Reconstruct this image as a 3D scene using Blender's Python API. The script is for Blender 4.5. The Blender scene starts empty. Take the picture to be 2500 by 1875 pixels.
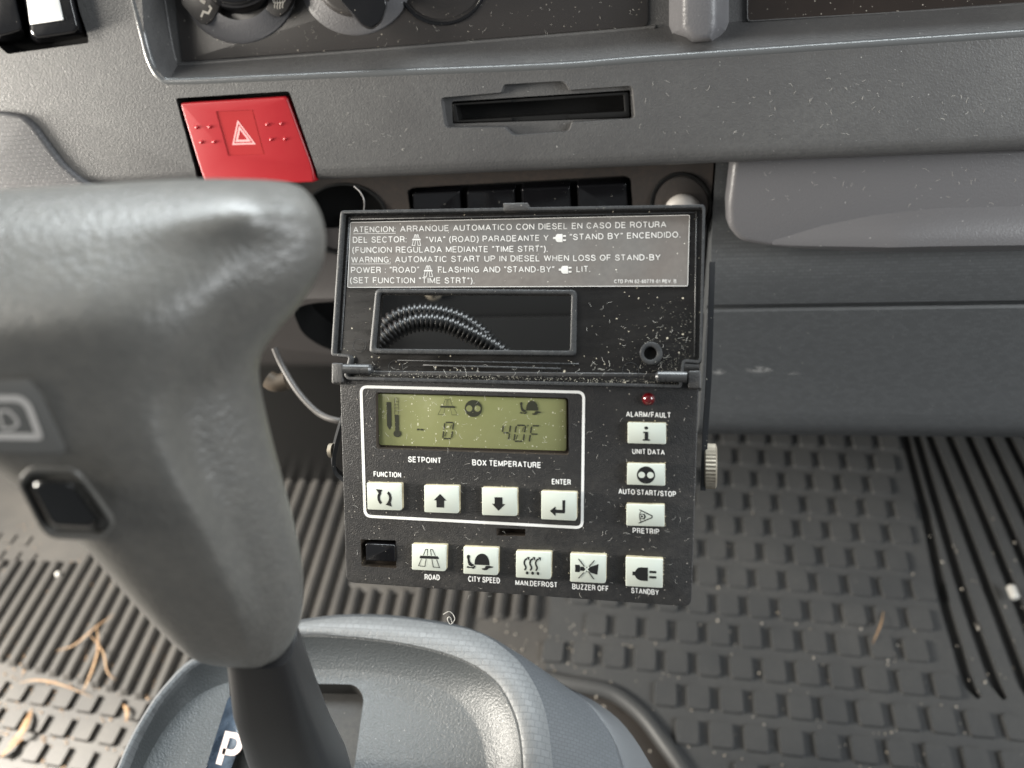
import bpy, bmesh, math, random
from mathutils import Vector, Matrix
random.seed(7)
S = bpy.context.scene
COL = S.collection

# ------------------------------------------------------------------ camera
F = 1889.0; CX, CY = 1250.0, 937.5
YAW, PITCH = math.radians(8.66), math.radians(45)
sy, cy = math.sin(YAW), math.cos(YAW); sp, cp = math.sin(PITCH), math.cos(PITCH)
XC = Vector((cy, 0, -sy)); YC = Vector((cp*sy, sp, cp*cy)); ZC = Vector((-sp*sy, cp, -sp*cy))
RIGHT = Vector((XC[0], YC[0], ZC[0])); UP = Vector((XC[1], YC[1], ZC[1])); FWD = Vector((XC[2], YC[2], ZC[2]))
CAM = Vector((0, 0, 0.78))
cd = bpy.data.cameras.new('camera'); cam = bpy.data.objects.new('camera', cd); COL.objects.link(cam)
mw = Matrix.Identity(4)
for i in range(3):
    mw[i][0] = RIGHT[i]; mw[i][1] = UP[i]; mw[i][2] = -FWD[i]; mw[i][3] = CAM[i]
cam.matrix_world = mw
cd.sensor_width = 36; cd.lens = 36*F/2500; cd.clip_start = 0.01; cd.clip_end = 50
cd.dof.use_dof = True; cd.dof.focus_distance = 0.362; cd.dof.aperture_fstop = 6.6
S.camera = cam
# ------------------------------------------------------------------ light
W = bpy.data.worlds.new('World'); S.world = W; W.use_nodes = True
W.node_tree.nodes['Background'].inputs[0].default_value = (.90, .96, 1.0, 1)
W.node_tree.nodes['Background'].inputs[1].default_value = 0.22

def area(name, loc, target, sx, sz, power, color):
    l = bpy.data.lights.new(name, 'AREA'); l.shape = 'RECTANGLE'; l.size = sx; l.size_y = sz
    l.energy = power; l.color = color
    o = bpy.data.objects.new(name, l); COL.objects.link(o); o.location = loc
    o.rotation_euler = (Vector(target)-Vector(loc)).to_track_quat('-Z', 'Y').to_euler()
    return o
area('windscreen_light', (0.10, 0.95, 1.75), (0.1, 0.25, 0.6), 1.9, 0.6, 66, (0.90, 0.97, 1.0))
area('driver_window_light', (-1.15, -0.10, 1.30), (0.0, 0.4, 0.5), 0.6, 0.6, 16, (1.0, 0.94, 0.84))
area('passenger_window_light', (1.25, -0.15, 1.05), (0.2, 0.4, 0.3), 0.8, 0.7, 24, (0.94, 0.98, 1.0))
area('driver_door_sunlight', (-1.05, 0.20, 0.62), (-0.30, 0.30, 0.0), 0.26, 0.26, 30, (1.0, 0.94, 0.84))
S.view_settings.view_transform = 'Standard'; S.view_settings.look = 'None'
S.view_settings.exposure = 0.0; S.view_settings.gamma = 1.0; S.view_settings.use_curve_mapping = False
S.render.engine = 'CYCLES'
S.cycles.max_bounces = 6; S.cycles.sample_clamp_indirect = 4

# ------------------------------------------------------------------ geometry helpers
def cam2w(v):
    v = Vector(v); return Vector((v.dot(XC), v.dot(YC), v.dot(ZC)))
def ray(px, py):
    return cam2w(((px-CX)/F, -(py-CY)/F, 1.0))
def dep(px, py, d):                       # point at a forward distance d
    return CAM + ray(px, py)*d
class Plane:
    def __init__(s, p, n): s.p = Vector(p); s.n = Vector(n).normalized()
    def at(s, px, py, off=0.0):
        r = ray(px, py); q = s.p + s.n*off
        return CAM + r*((q-CAM).dot(s.n)/r.dot(s.n))
    def off(s, o): return Plane(s.p + s.n*o, s.n)
def hity(px, py, y):
    r = ray(px, py); return CAM + r*(y/r.y)
def hitz(px, py, z):
    r = ray(px, py); return CAM + r*((z-CAM.z)/r.z)

def finish(name, bm, mat, parent=None, smooth=True, angle=38):
    me = bpy.data.meshes.new(name)
    c = Vector((0, 0, 0))
    for v in bm.verts: c += v.co
    c /= max(1, len(bm.verts))
    for v in bm.verts: v.co -= c
    bm.normal_update(); bm.to_mesh(me); bm.free()
    for m in (mat if isinstance(mat, (list, tuple)) else [mat]): me.materials.append(m)
    if smooth:
        me.polygons.foreach_set('use_smooth', [True]*len(me.polygons))
        me.set_sharp_from_angle(angle=math.radians(angle))
    o = bpy.data.objects.new(name, me); COL.objects.link(o)
    place(o, c, parent)
    return o
WPOS = {}
def place(o, c, parent):
    WPOS[o.name] = c.copy()
    if parent: o.parent = parent; o.location = c - WPOS[parent.name]
    else: o.location = c
def thing(name, label, cat, loc, group=None):
    o = bpy.data.objects.new(name, None); o.empty_display_size = 0.02; COL.objects.link(o)
    place(o, Vector(loc), None); tag(o, label, cat, group); return o
def tag(o, label=None, cat=None, group=None, kind=None):
    if label: o['label'] = label
    if cat: o['category'] = cat
    if group: o['group'] = group
    if kind: o['kind'] = kind
    return o

def rpoly(pts, r, seg=5):
    """round the corners of a 2D polygon; r a number or a list"""
    out = []; n = len(pts)
    for i in range(n):
        p = Vector(pts[i]); a = Vector(pts[i-1]); b = Vector(pts[(i+1) % n])
        ri = r[i] if isinstance(r, (list, tuple)) else r
        if ri <= 0: out.append(tuple(p)); continue
        da = (a-p); db = (b-p); t = min(ri, da.length*.48, db.length*.48)
        p0 = p+da.normalized()*t; p1 = p+db.normalized()*t
        for k in range(seg+1):
            u = k/seg; q = p0*(1-u)**2 + p*2*u*(1-u) + p1*u*u
            out.append((q.x, q.y))
    return out
def ell(cx, cy_, rx, ry=None, n=32, a0=0, a1=360, rot=0):
    ry = rx if ry is None else ry; out = []
    full = abs(a1-a0) >= 360
    m = n if full else n+1
    R = math.radians(rot)
    for k in range(m):
        a = math.radians(a0+(a1-a0)*k/n); x = rx*math.cos(a); y = ry*math.sin(a)
        out.append((cx+x*math.cos(R)-y*math.sin(R), cy_+x*math.sin(R)+y*math.cos(R)))
    return out
def prism_bm(top, bot, bevel=0.0, seg=2, bm=None):
    """closed solid from two matching world loops"""
    own = bm is None
    b = bm or bmesh.new()
    if not own: b2 = bmesh.new()
    else: b2 = b
    A = [b2.verts.new(p) for p in top]; B = [b2.verts.new(p) for p in bot]; n = len(A)
    f = b2.faces.new(A); g = b2.faces.new(list(reversed(B)))
    for i in range(n): b2.faces.new((A[i], B[i], B[(i+1) % n], A[(i+1) % n]))
    bmesh.ops.recalc_face_normals(b2, faces=b2.faces)
    if bevel > 0:
        ed = [e for e in f.edges]
        bmesh.ops.bevel(b2, geom=ed, offset=bevel, segments=seg, profile=0.5, affect='EDGES', clamp_overlap=True)
    if not own:
        me = bpy.data.meshes.new('tmp'); b2.to_mesh(me); b2.free(); b.from_mesh(me); bpy.data.meshes.remove(me)
    return b
def prism(name, pl, pts, h, depth, mat, parent, bevel=0.0, bm=None, seg=2):
    """px outline standing h above plane pl and going depth down from there"""
    top = [pl.at(x, y, h) for x, y in pts]
    bot = [p - pl.n*depth for p in top]
    b = prism_bm(top, bot, bevel, seg, bm)
    if name is None: return b
    return finish(name, b, mat, parent)
def hole(pl, pts, up, down):
    """cutter whose px outline lies exactly on the plane"""
    base = [pl.at(x, y) for x, y in pts]
    return prism_bm([p+pl.n*up for p in base], [p-pl.n*down for p in base])
def ring_bm(pl, outer, inner, h, depth, bevel=0.0, bm=None):
    """px frame (outer/inner matched loops) as a solid"""
    b = bm or bmesh.new(); n = len(outer)
    O = [pl.at(x, y, h) for x, y in outer]; I = [pl.at(x, y, h) for x, y in inner]
    vo = [b.verts.new(p) for p in O]; vi = [b.verts.new(p) for p in I]
    wo = [b.verts.new(p-pl.n*depth) for p in O]; wi = [b.verts.new(p-pl.n*depth) for p in I]
    fs = []; tope = []
    for i in range(n):
        j = (i+1) % n
        fs.append(b.faces.new((vo[i], vi[i], vi[j], vo[j])))
        fs.append(b.faces.new((wo[i], vo[i], vo[j], wo[j])))
        fs.append(b.faces.new((vi[i], wi[i], wi[j], vi[j])))
        fs.append(b.faces.new((wi[i], wo[i], wo[j], wi[j])))
        tope += [b.edges.get((vo[i], vo[j])), b.edges.get((vi[i], vi[j]))]
    bmesh.ops.recalc_face_normals(b, faces=fs)
    if bevel > 0:
        bmesh.ops.bevel(b, geom=tope, offset=bevel, segments=2, profile=0.5, affect='EDGES', clamp_overlap=True)
    return b
def offset_poly(pts, d):
    n = len(pts); out = []
    area2 = sum(pts[i][0]*pts[(i+1) % n][1]-pts[(i+1) % n][0]*pts[i][1] for i in range(n))
    sg = 1 if area2 > 0 else -1
    for i in range(n):
        a = Vector(pts[i-1]); p = Vector(pts[i]); b = Vector(pts[(i+1) % n])
        e1 = (p-a); e2 = (b-p)
        if e1.length < 1e-6: e1 = e2
        if e2.length < 1e-6: e2 = e1
        n1 = Vector((e1.y, -e1.x)).normalized(); n2 = Vector((e2.y, -e2.x)).normalized()
        m = (n1+n2)
        m = m/max(0.35, m.length_squared/2) if m.length > 1e-6 else n1
        out.append((p.x+m.x*d*sg, p.y+m.y*d*sg))
    return out
def cut(o, bm, mat=None):
    """boolean difference of a solid bmesh from object o"""
    me = bpy.data.meshes.new('cutter'); bm.to_mesh(me); bm.free()
    if mat: me.materials.append(mat)
    c = bpy.data.objects.new('cutter', me); COL.objects.link(c)
    md = o.modifiers.new('b', 'BOOLEAN'); md.operation = 'DIFFERENCE'; md.object = c; md.solver = 'EXACT'
    if mat: md.material_mode = 'TRANSFER'
    bpy.context.view_layer.update()
    dg = bpy.context.evaluated_depsgraph_get()
    new = bpy.data.meshes.new_from_object(o.evaluated_get(dg))
    o.modifiers.clear(); old = o.data; o.data = new
    bpy.data.objects.remove(c); bpy.data.meshes.remove(me)
    new.polygons.foreach_set('use_smooth', [True]*len(new.polygons))
    new.set_sharp_from_angle(angle=math.radians(38))
def tube_bm(pts, rad, n=10, bm=None, closed_ends=True, flat=1.0, side=None):
    b = bm or bmesh.new(); P = [Vector(p) for p in pts]; rings = []
    ref = side or Vector((0, 0, 1))
    for i, p in enumerate(P):
        t = (P[min(i+1, len(P)-1)]-P[max(i-1, 0)]).normalized()
        s = t.cross(ref)
        if s.length < 1e-4: s = t.cross(Vector((1, 0, 0)))
        s.normalize(); u = s.cross(t).normalized()
        r = rad[i] if isinstance(rad, (list, tuple)) else rad
        rings.append([b.verts.new(p+s*r*math.cos(2*math.pi*k/n)+u*r*flat*math.sin(2*math.pi*k/n)) for k in range(n)])
    for a, c in zip(rings, rings[1:]):
        for k in range(n): b.faces.new((a[k], a[(k+1) % n], c[(k+1) % n], c[k]))
    if closed_ends:
        b.faces.new(list(reversed(rings[0]))); b.faces.new(rings[-1])
    return b
def spline(pts, m=8):
    P = [Vector(p) for p in pts]; out = []
    for i in range(len(P)-1):
        p0 = P[max(i-1, 0)]; p1 = P[i]; p2 = P[i+1]; p3 = P[min(i+2, len(P)-1)]
        for k in range(m):
            t = k/m
            out.append(0.5*((2*p1)+(p2-p0)*t+(2*p0-5*p1+4*p2-p3)*t*t+(3*p1-p0-3*p2+p3)*t**3))
    out.append(P[-1]); return out
def resample(pts, n):
    P = [Vector(p) for p in pts]; L = [0]
    for a, b in zip(P, P[1:]): L.append(L[-1]+(b-a).length)
    out = []; j = 0
    for k in range(n):
        s = L[-1]*k/(n-1)
        while j < len(L)-2 and L[j+1] < s: j += 1
        t = (s-L[j])/max(1e-9, L[j+1]-L[j]); out.append(P[j].lerp(P[j+1], t))
    return out

# ------------------------------------------------------------------ materials
def mat(name, col, rough=0.5, spec=0.5, grain=0, gstr=0.0, gdist=0.0003, dust=0.0, dcol=(.5, .48, .42),
        dscale=260, weave=None, mottle=0.0, mcol=None, mscale=25, metal=0, coat=0, brush=None, alpha=None, detail=2.0, film=0.0):
    m = bpy.data.materials.new(name); m.use_nodes = True
    nt = m.node_tree; N = nt.nodes; L = nt.links; B = N['Principled BSDF']
    B.inputs['Roughness'].default_value = rough; B.inputs['Specular IOR Level'].default_value = spec
    B.inputs['Metallic'].default_value = metal; B.inputs['Coat Weight'].default_value = coat
    B.inputs['Coat Roughness'].default_value = 0.08
    geo = N.new('ShaderNodeTexCoord'); vec = geo.outputs['Object']
    colr = N.new('ShaderNodeRGB'); colr.outputs[0].default_value = (*col, 1); cs = colr.outputs[0]
    def mix(f, a, b):
        x = N.new('ShaderNodeMix'); x.data_type = 'RGBA'
        if isinstance(f, float): x.inputs[0].default_value = f
        else: L.new(f, x.inputs[0])
        L.new(a, x.inputs[6])
        if isinstance(b, tuple): x.inputs[7].default_value = (*b, 1)
        else: L.new(b, x.inputs[7])
        return x.outputs[2]
    def math_(op, a, b=None, c=None, clamp=False):
        x = N.new('ShaderNodeMath'); x.operation = op; x.use_clamp = clamp
        for i, v in enumerate((a, b, c)):
            if v is None: continue
            if isinstance(v, (int, float)): x.inputs[i].default_value = v
            else: L.new(v, x.inputs[i])
        return x.outputs[0]
    def noise(scale, det=2.0, rgh=0.5):
        x = N.new('ShaderNodeTexNoise'); x.inputs['Scale'].default_value = scale
        x.inputs['Detail'].default_value = det; x.inputs['Roughness'].default_value = rgh
        L.new(vec, x.inputs['Vector']); return x.outputs[0]
    height = None
    if mottle > 0:
        nz = noise(mscale, 5, .6)
        f = math_('MULTIPLY', math_('SUBTRACT', nz, 0.38, clamp=True), 4*mottle, clamp=True)
        cs = mix(f, cs, mcol or tuple(min(1, c*1.8+.02) for c in col))
    if film > 0:      # a thin uneven dust film
        nz = noise(9, 6, .65); nz2 = noise(420, 2, .5)
        f = math_('MULTIPLY', math_('MULTIPLY', math_('SUBTRACT', nz, 0.3, clamp=True), nz2), 4*film, clamp=True)
        cs = mix(f, cs, dcol)
    if grain:
        nz = noise(grain, detail, .55)
        height = nz
    if weave:
        sc, bw, bh, ax, amt, ccon = weave
        sep = N.new('ShaderNodeSeparateXYZ'); L.new(vec, sep.inputs[0])
        cmb = N.new('ShaderNodeCombineXYZ')
        L.new(sep.outputs['XYZ'.index(ax[0])], cmb.inputs[0]); L.new(sep.outputs['XYZ'.index(ax[1])], cmb.inputs[1])
        br = N.new('ShaderNodeTexBrick'); L.new(cmb.outputs[0], br.inputs['Vector'])
        br.inputs['Scale'].default_value = 1000; br.inputs['Mortar Size'].default_value = 0.32
        br.inputs['Mortar Smooth'].default_value = 0.4
        br.inputs['Brick Width'].default_value = bw*1000; br.inputs['Row Height'].default_value = bh*1000
        br.inputs['Color1'].default_value = (1, 1, 1, 1); br.inputs['Color2'].default_value = (ccon, ccon, ccon, 1)
        br.inputs['Mortar'].default_value = (.76, .76, .76, 1)
        mm = N.new('ShaderNodeMix'); mm.data_type = 'RGBA'; mm.blend_type = 'MULTIPLY'; mm.inputs[0].default_value = 1
        L.new(cs, mm.inputs[6]); L.new(br.outputs['Color'], mm.inputs[7]); cs = mm.outputs[2]
        bwn = N.new('ShaderNodeRGBToBW'); L.new(br.outputs['Color'], bwn.inputs[0])
        hb = math_('MULTIPLY', bwn.outputs[0], amt)
        height = math_('ADD', math_('MULTIPLY', height, 0.5), hb) if height else hb
    if brush:
        mp = N.new('ShaderNodeMapping'); L.new(vec, mp.inputs[0]); mp.inputs['Scale'].default_value = brush
        nz = N.new('ShaderNodeTexNoise'); nz.inputs['Scale'].default_value = 60; nz.inputs['Detail'].default_value = 4
        L.new(mp.outputs[0], nz.inputs['Vector'])
        rr = math_('MULTIPLY_ADD', nz.outputs[0], 0.35, rough-0.12)
        L.new(rr, B.inputs['Roughness'])
    if dust > 0:
        for sc, am in ((dscale, dust), (dscale*2.3, dust*1.5)):
            vo = N.new('ShaderNodeTexVoronoi'); vo.inputs['Scale'].default_value = sc
            nv = N.new('ShaderNodeTexNoise'); nv.inputs['Scale'].default_value = sc*1.7
            L.new(vec, nv.inputs['Vector'])
            vm = N.new('ShaderNodeVectorMath'); vm.operation = 'MULTIPLY_ADD'
            L.new(nv.outputs['Color'], vm.inputs[0]); vm.inputs[1].default_value = (.5/sc,)*3; L.new(vec, vm.inputs[2])
            L.new(vm.outputs[0], vo.inputs['Vector'])
            sr = N.new('ShaderNodeSeparateColor'); L.new(vo.outputs['Color'], sr.inputs[0])
            rad = math_('MULTIPLY', math_('POWER', sr.outputs[0], 7.0), am*0.155)
            f = math_('LESS_THAN', vo.outputs['Distance'], rad)
            cs = mix(f, cs, dcol)
    L.new(cs, B.inputs['Base Color'])
    if height is not None:
        bp = N.new('ShaderNodeBump'); bp.inputs['Strength'].default_value = gstr; bp.inputs['Distance'].default_value = gdist
        L.new(height, bp.inputs['Height']); L.new(bp.outputs[0], B.inputs['Normal'])
    if alpha is not None:
        B.inputs['Alpha'].default_value = alpha
    return m
M = {}
M['dash'] = mat('dash_plastic', (.062, .061, .062), .44, .5, grain=1000, gstr=.5, gdist=.0005, dust=.55, dscale=230, dcol=(.36, .36, .34), film=.12)
M['dash_soft'] = mat('dash_smooth_plastic', (.105, .103, .108), .40, .5, grain=900, gstr=.5, gdist=.0004, dust=.5, dscale=170, dcol=(.36, .36, .36))
M['panel'] = mat('control_panel_plastic', (.030, .027, .026), .36, .5, grain=1300, gstr=.3, gdist=.0002, dust=.9, dscale=330, dcol=(.35, .32, .27))
M['glass'] = mat('display_glass', (.018, .014, .012), .12, .6, dust=.9, dscale=330, dcol=(.4, .37, .32), mottle=.3, mcol=(.05, .035, .028), mscale=9)
M['weave'] = mat('weave_plastic', (.072, .076, .080), .5, .4, weave=(1, .0042, .0021, 'XZ', 1.0, .82), gstr=.8, gdist=.0004, dust=.35, dscale=160)
M['weave_left'] = mat('shroud_weave', (.085, .084, .088), .5, .4, weave=(1, .0042, .0024, 'XZ', 1.0, .85), gstr=.8, gdist=.0005)
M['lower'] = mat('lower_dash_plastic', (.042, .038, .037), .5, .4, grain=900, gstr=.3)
M['dash_edge'] = mat('dash_edge_plastic', (.085, .088, .09), .26, .7, grain=900, gstr=.3)
M['switchpanel'] = mat('switch_panel_plastic', (.030, .028, .027), .45, .4, grain=900, gstr=.4, film=.25, dcol=(.15, .10, .07))
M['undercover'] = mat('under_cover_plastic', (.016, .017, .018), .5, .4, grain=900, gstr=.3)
M['black'] = mat('black_plastic', (.007, .007, .007), .38, .45, dust=.5, dscale=260)
M['void'] = mat('black_recess', (.004, .004, .004), .7, .2)
M['gloss'] = mat('gloss_black_plastic', (.006, .006, .007), .10, .6, dust=.5, dscale=300, brush=(1, 1, 1))
M['red'] = mat('red_plastic', (.32, .010, .016), .34, .5, grain=1500, gstr=.15, gdist=.0002, mottle=.15, mcol=(.36, .03, .03), mscale=60)
M['redwin'] = mat('red_window', (.34, .028, .030), .2, .5)
M['pink'] = mat('symbol_pink', (.75, .36, .36), .5)
M['silver'] = mat('silver_inset', (.72, .72, .70), .3, .5)
M['case'] = mat('controller_case', (.017, .017, .018), .42, .45, grain=1500, gstr=.6, gdist=.0004, dust=.9, dscale=330, dcol=(.36, .33, .29), film=.10)
M['lid'] = mat('lid_plastic', (.007, .0065, .0065), .2, .45, dust=1.0, dscale=260, dcol=(.42, .38, .30), brush=(1, 6, 1), film=.015)
M['rim'] = mat('lid_rim_plastic', (.026, .027, .029), .22, .6, dust=.6, dscale=400, dcol=(.4, .38, .33), brush=(6, 6, 6), film=.06)
M['label'] = mat('label_film', (.085, .083, .081), .34, .5, mottle=.5, mcol=(.105, .080, .068), mscale=11, brush=(1, 1, 1), dust=.7, dscale=300, film=.1)  # brown mottle is a reflection put into the film colour
M['white'] = mat('white_print', (.78, .78, .76), .55)
M['button'] = mat('ivory_button', (.56, .60, .54), .38, .5, mottle=.2, mcol=(.56, .52, .38), mscale=60, dust=.4, dscale=420, dcol=(.25, .18, .10))
M['grime'] = mat('button_skirt', (.42, .38, .26), .6, .4, mottle=.6, mcol=(.16, .12, .07), mscale=220)
M['worn'] = mat('worn_print', (.50, .49, .47), .5, mottle=.5, mcol=(.34, .33, .31), mscale=120)
M['ink'] = mat('black_print', (.009, .009, .009), .45, dust=.5, dscale=520, dcol=(.4, .4, .36))
M['lcd'] = mat('display_screen', (.205, .222, .098), .20, .5, mottle=.3, mcol=(.235, .225, .11), mscale=18, dust=1.6, dscale=420, dcol=(.50, .50, .36), film=.05)
M['seg'] = mat('display_segment', (.030, .032, .020), .4, dust=.7, dscale=420, dcol=(.45, .45, .25))
M['dirt'] = mat('dirty_recess', (.045, .036, .028), .8, .2, grain=900, gstr=.6, dust=1.0, dscale=420, dcol=(.4, .32, .2))
M['led'] = mat('red_lens', (.10, .002, .004), .08, .7, coat=1)
M['metal'] = mat('zinc_metal', (.30, .27, .22), .6, metal=.6, mottle=.6, mcol=(.20, .17, .13), mscale=300)
M['bracket'] = mat('painted_bracket', (.02, .021, .023), .35, .5, dust=.8, dscale=420)
M['cable'] = mat('conduit_plastic', (.008, .008, .008), .35, .5)
M['wire'] = mat('white_wire', (.36, .34, .32), .5)
M['wired'] = mat('grey_wire', (.055, .050, .047), .5)
M['tan'] = mat('tan_plastic', (.07, .052, .035), .6)
M['grip'] = mat('grip_urethane', (.094, .091, .084), .33, .65, grain=650, gstr=.7, gdist=.0005, detail=3, mottle=.35, mcol=(.135, .128, .115), mscale=260)
M['shaft'] = mat('shaft_plastic', (.014, .014, .015), .40, .45, grain=900, gstr=.2)
M['btn'] = mat('button_black', (.005, .005, .005), .10, .6)
M['emb'] = mat('emblem_plate', (.12, .118, .112), .5)
M['embw'] = mat('emblem_print', (.50, .48, .46), .5)
M['console'] = mat('console_plastic', (.062, .067, .069), .38, .55, grain=900, gstr=.8, gdist=.0005, dust=.45, dscale=200, dcol=(.35, .35, .34))
M['ring'] = mat('console_weave', (.165, .172, .176), .46, .45, weave=(1, .0044, .0036, 'XY', .8, .86), grain=500, gstr=.8, gdist=.0006)
M['side'] = mat('console_side', (.105, .112, .120), .45, .45, weave=(1, .0030, .0020, 'XY', 1.0, .90), gstr=.6, gdist=.0004)
M['skirt'] = mat('console_skirt', (.075, .079, .085), .42, .45, grain=700, gstr=.2)
M['gate'] = mat('gate_recess', (.024, .024, .024), .55, .4, grain=900, gstr=.5, film=.3, dcol=(.12, .11, .09), dust=.6)
M['strip'] = mat('gate_strip', (.010, .016, .026), .16, .6, mottle=.5, mcol=(.09, .12, .16), mscale=70, dust=.5, dscale=420)  # blue tone and pale mottle put a reflection into the strip colour
M['letter'] = mat('gate_letter', (.62, .50, .46), .5)
M['mat'] = mat('mat_rubber', (.045, .047, .049), .46, .5, grain=500, gstr=.25, film=.20, dcol=(.15, .145, .135), dust=.6, dscale=130, mottle=.2, mcol=(.075, .074, .072), mscale=12)
M['mat_dusty'] = mat('mat_rubber_dusty', (.045, .044, .043), .50, .5, grain=500, gstr=.25, film=.26, dcol=(.20, .18, .155), dust=.6, dscale=150, mottle=.2, mcol=(.075, .072, .068), mscale=12)
M['floor'] = mat('floor_vinyl', (.030, .026, .023), .7, .3, grain=300, gstr=.3)
M['straw'] = mat('dry_leaf', (.24, .135, .065), .6, mottle=.6, mcol=(.36, .26, .15), mscale=200)
M['crumb'] = mat('crumb', (.30, .26, .21), .4, mottle=.8, mcol=(.5, .47, .42), mscale=60)
M['crumb_dark'] = mat('crumb_brown', (.30, .20, .12), .6)
M['crumb_pale'] = mat('dust_crumb', (.22, .195, .15), .8, mottle=.8, mcol=(.36, .34, .29), mscale=90)
M['pellet'] = mat('white_pellet', (.50, .49, .46), .35)
def scuff_mat():
    m = mat('scuff', (.30, .30, .30), .6); nt = m.node_tree; N = nt.nodes; L = nt.links
    tc = N.new('ShaderNodeTexCoord'); g = N.new('ShaderNodeTexGradient'); g.gradient_type = 'SPHERICAL'
    mp = N.new('ShaderNodeMapping'); mp.inputs['Location'].default_value = (-1, 0, -1); mp.inputs['Scale'].default_value = (2, 0, 2)
    L.new(tc.outputs['Generated'], mp.inputs[0]); L.new(mp.outputs[0], g.inputs[0])
    n = N.new('ShaderNodeTexNoise'); n.inputs['Scale'].default_value = 160; n.inputs['Detail'].default_value = 6
    L.new(tc.outputs['Object'], n.inputs[0])
    a = N.new('ShaderNodeMath'); a.operation = 'SUBTRACT'; L.new(n.outputs[0], a.inputs[0]); a.inputs[1].default_value = .42
    b = N.new('ShaderNodeMath'); b.operation = 'MULTIPLY'; b.use_clamp = True; L.new(a.outputs[0], b.inputs[0]); b.inputs[1].default_value = 14
    c = N.new('ShaderNodeMath'); c.operation = 'MULTIPLY'; c.use_clamp = True; L.new(b.outputs[0], c.inputs[0]); L.new(g.outputs[0], c.inputs[1])
    L.new(c.outputs[0], N['Principled BSDF'].inputs['Alpha']); return m
M['scuff'] = scuff_mat()
M['lint'] = mat('lint_fibre', (.62, .60, .55), .7)
M['knobpointer'] = mat('dial_symbol', (.50, .47, .42), .5)

# ------------------------------------------------------------------ pixel transforms of the measured crops
def c1(x, y): return (x/2.212, y/2.212)
def c2(x, y): return (900+x/2.212, y/2.212)
def c3(x, y): return (1600+x/2.458, y/2.458)
def c4(x, y): return (780+x/2.212, 480+y/2.212)
def c5(x, y): return (860+x/3.687, 920+y/3.687)
def c6(x, y): return (1250+x/2.675, 880+y/2.675)
def c7(x, y): return (800+x/2.764, 880+y/2.764)
def c8(x, y): return (1500+x/1.896, 1000+y/1.896)

# ================================================================== DASHBOARD
PF = Plane(dep(1250, 300, .430), (0, -.924, .38))       # fascia face
dash = thing('dashboard', 'dusty charcoal plastic dashboard with red hazard button and card slot', 'dashboard', (0.1, .47, .35))
def xz_at(px, py): return PF.at(px, py)
def extrude_x(name, prof, x0, x1, mat_, parent, nx=1):
    b = bmesh.new(); A = [b.verts.new((x0, y, z)) for y, z in prof]; Bv = [b.verts.new((x1, y, z)) for y, z in prof]
    n = len(prof); b.faces.new(A); b.faces.new(list(reversed(Bv)))
    for i in range(n): b.faces.new((A[i], Bv[i], Bv[(i+1) % n], A[(i+1) % n]))
    bmesh.ops.recalc_face_normals(b, faces=b.faces)
    if mat_ is None: return b
    return finish(name, b, mat_, parent)
top = PF.at(1500, -330); bot = PF.at(1500, 372)
dn = Vector((0, -.38, -.924))
prof = [(top.y, top.z), (bot.y, bot.z)]
cc = bot - PF.n*.009                                     # round the lower edge
for k in range(1, 7):
    a = math.radians(90*k/6); q = cc + PF.n*.009*math.cos(a) + dn*.009*math.sin(a)
    prof.append((q.y, q.z))
q = cc + dn*.009 - PF.n*.03; prof.append((q.y, q.z)); q = top - PF.n*.039; prof.append((q.y, q.z))
fascia = extrude_x('fascia', prof, -.55, .75, M['dash'], dash)
q0 = PF.at(1500, -330)
ubp = [(q0.y, q0.z+.0005), (q0.y+.02, q0.z+.025), (q0.y+.06, q0.z+.045), (1.15, q0.z+.06), (1.15, q0.z-.25), (q0.y+.12, q0.z-.25), (q0.y+.12, q0.z+.0005)]
extrude_x('unseen_dash_top', ubp, -.85, .95, M['dash'], dash)  # unseen dash top, added to keep windscreen light off the floor
# the tray recess above the ledge, with sloping walls
fo = [(330, -260), (352, 90), (372, 160), (410, 200), (900, 181), (1352, 163), (1600, 144), (2500, 83), (3000, 50), (3000, -260)]
fi = [(388, -300), (402, 0), (416, 90), (434, 158), (900, 124), (1300, 92), (1587, 68), (2500, 2), (3000, -35), (3000, -300)]
PB = PF.off(-.022)
A = [PF.at(x, y, .0) for x, y in fo]; Bk = [PB.at(x, y) for x, y in fi]
b = bmesh.new()
n = len(A); R0 = [b.verts.new(a + (a-c)*.6) for a, c in zip(A, Bk)]; R1 = [b.verts.new(p) for p in A]; R2 = [b.verts.new(p) for p in Bk]
for r, s in ((R0, R1), (R1, R2)):
    for i in range(n): b.faces.new((r[i], s[i], s[(i+1) % n], r[(i+1) % n]))
b.faces.new(R0); b.faces.new(list(reversed(R2))); bmesh.ops.recalc_face_normals(b, faces=b.faces)
cut(fascia, b)
# rounding bead that catches the light along the ledge edge
def bead(name, px, pl, r, m, par, off=0.0):
    P = spline([pl.at(x, y, off) for x, y in px], 6)
    return finish(name, tube_bm(P, r, 10), m, par)
bead('ledge_edge', [(300, -120), (328, 0), (350, 85), (368, 150), (395, 192), (440, 200), (650, 192), (900, 181), (1352, 163), (1600, 144), (2500, 83), (2900, 56)], PF, .0024, M['dash_edge'], dash, -.0018)
bead('recess_edge', [(395, -40), (402, 0), (414, 80), (428, 146), (445, 158), (650, 143), (900, 124), (1300, 92), (1560, 70), (1600, 66)], PB, .0011, M['dash'], dash, .0003)
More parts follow.
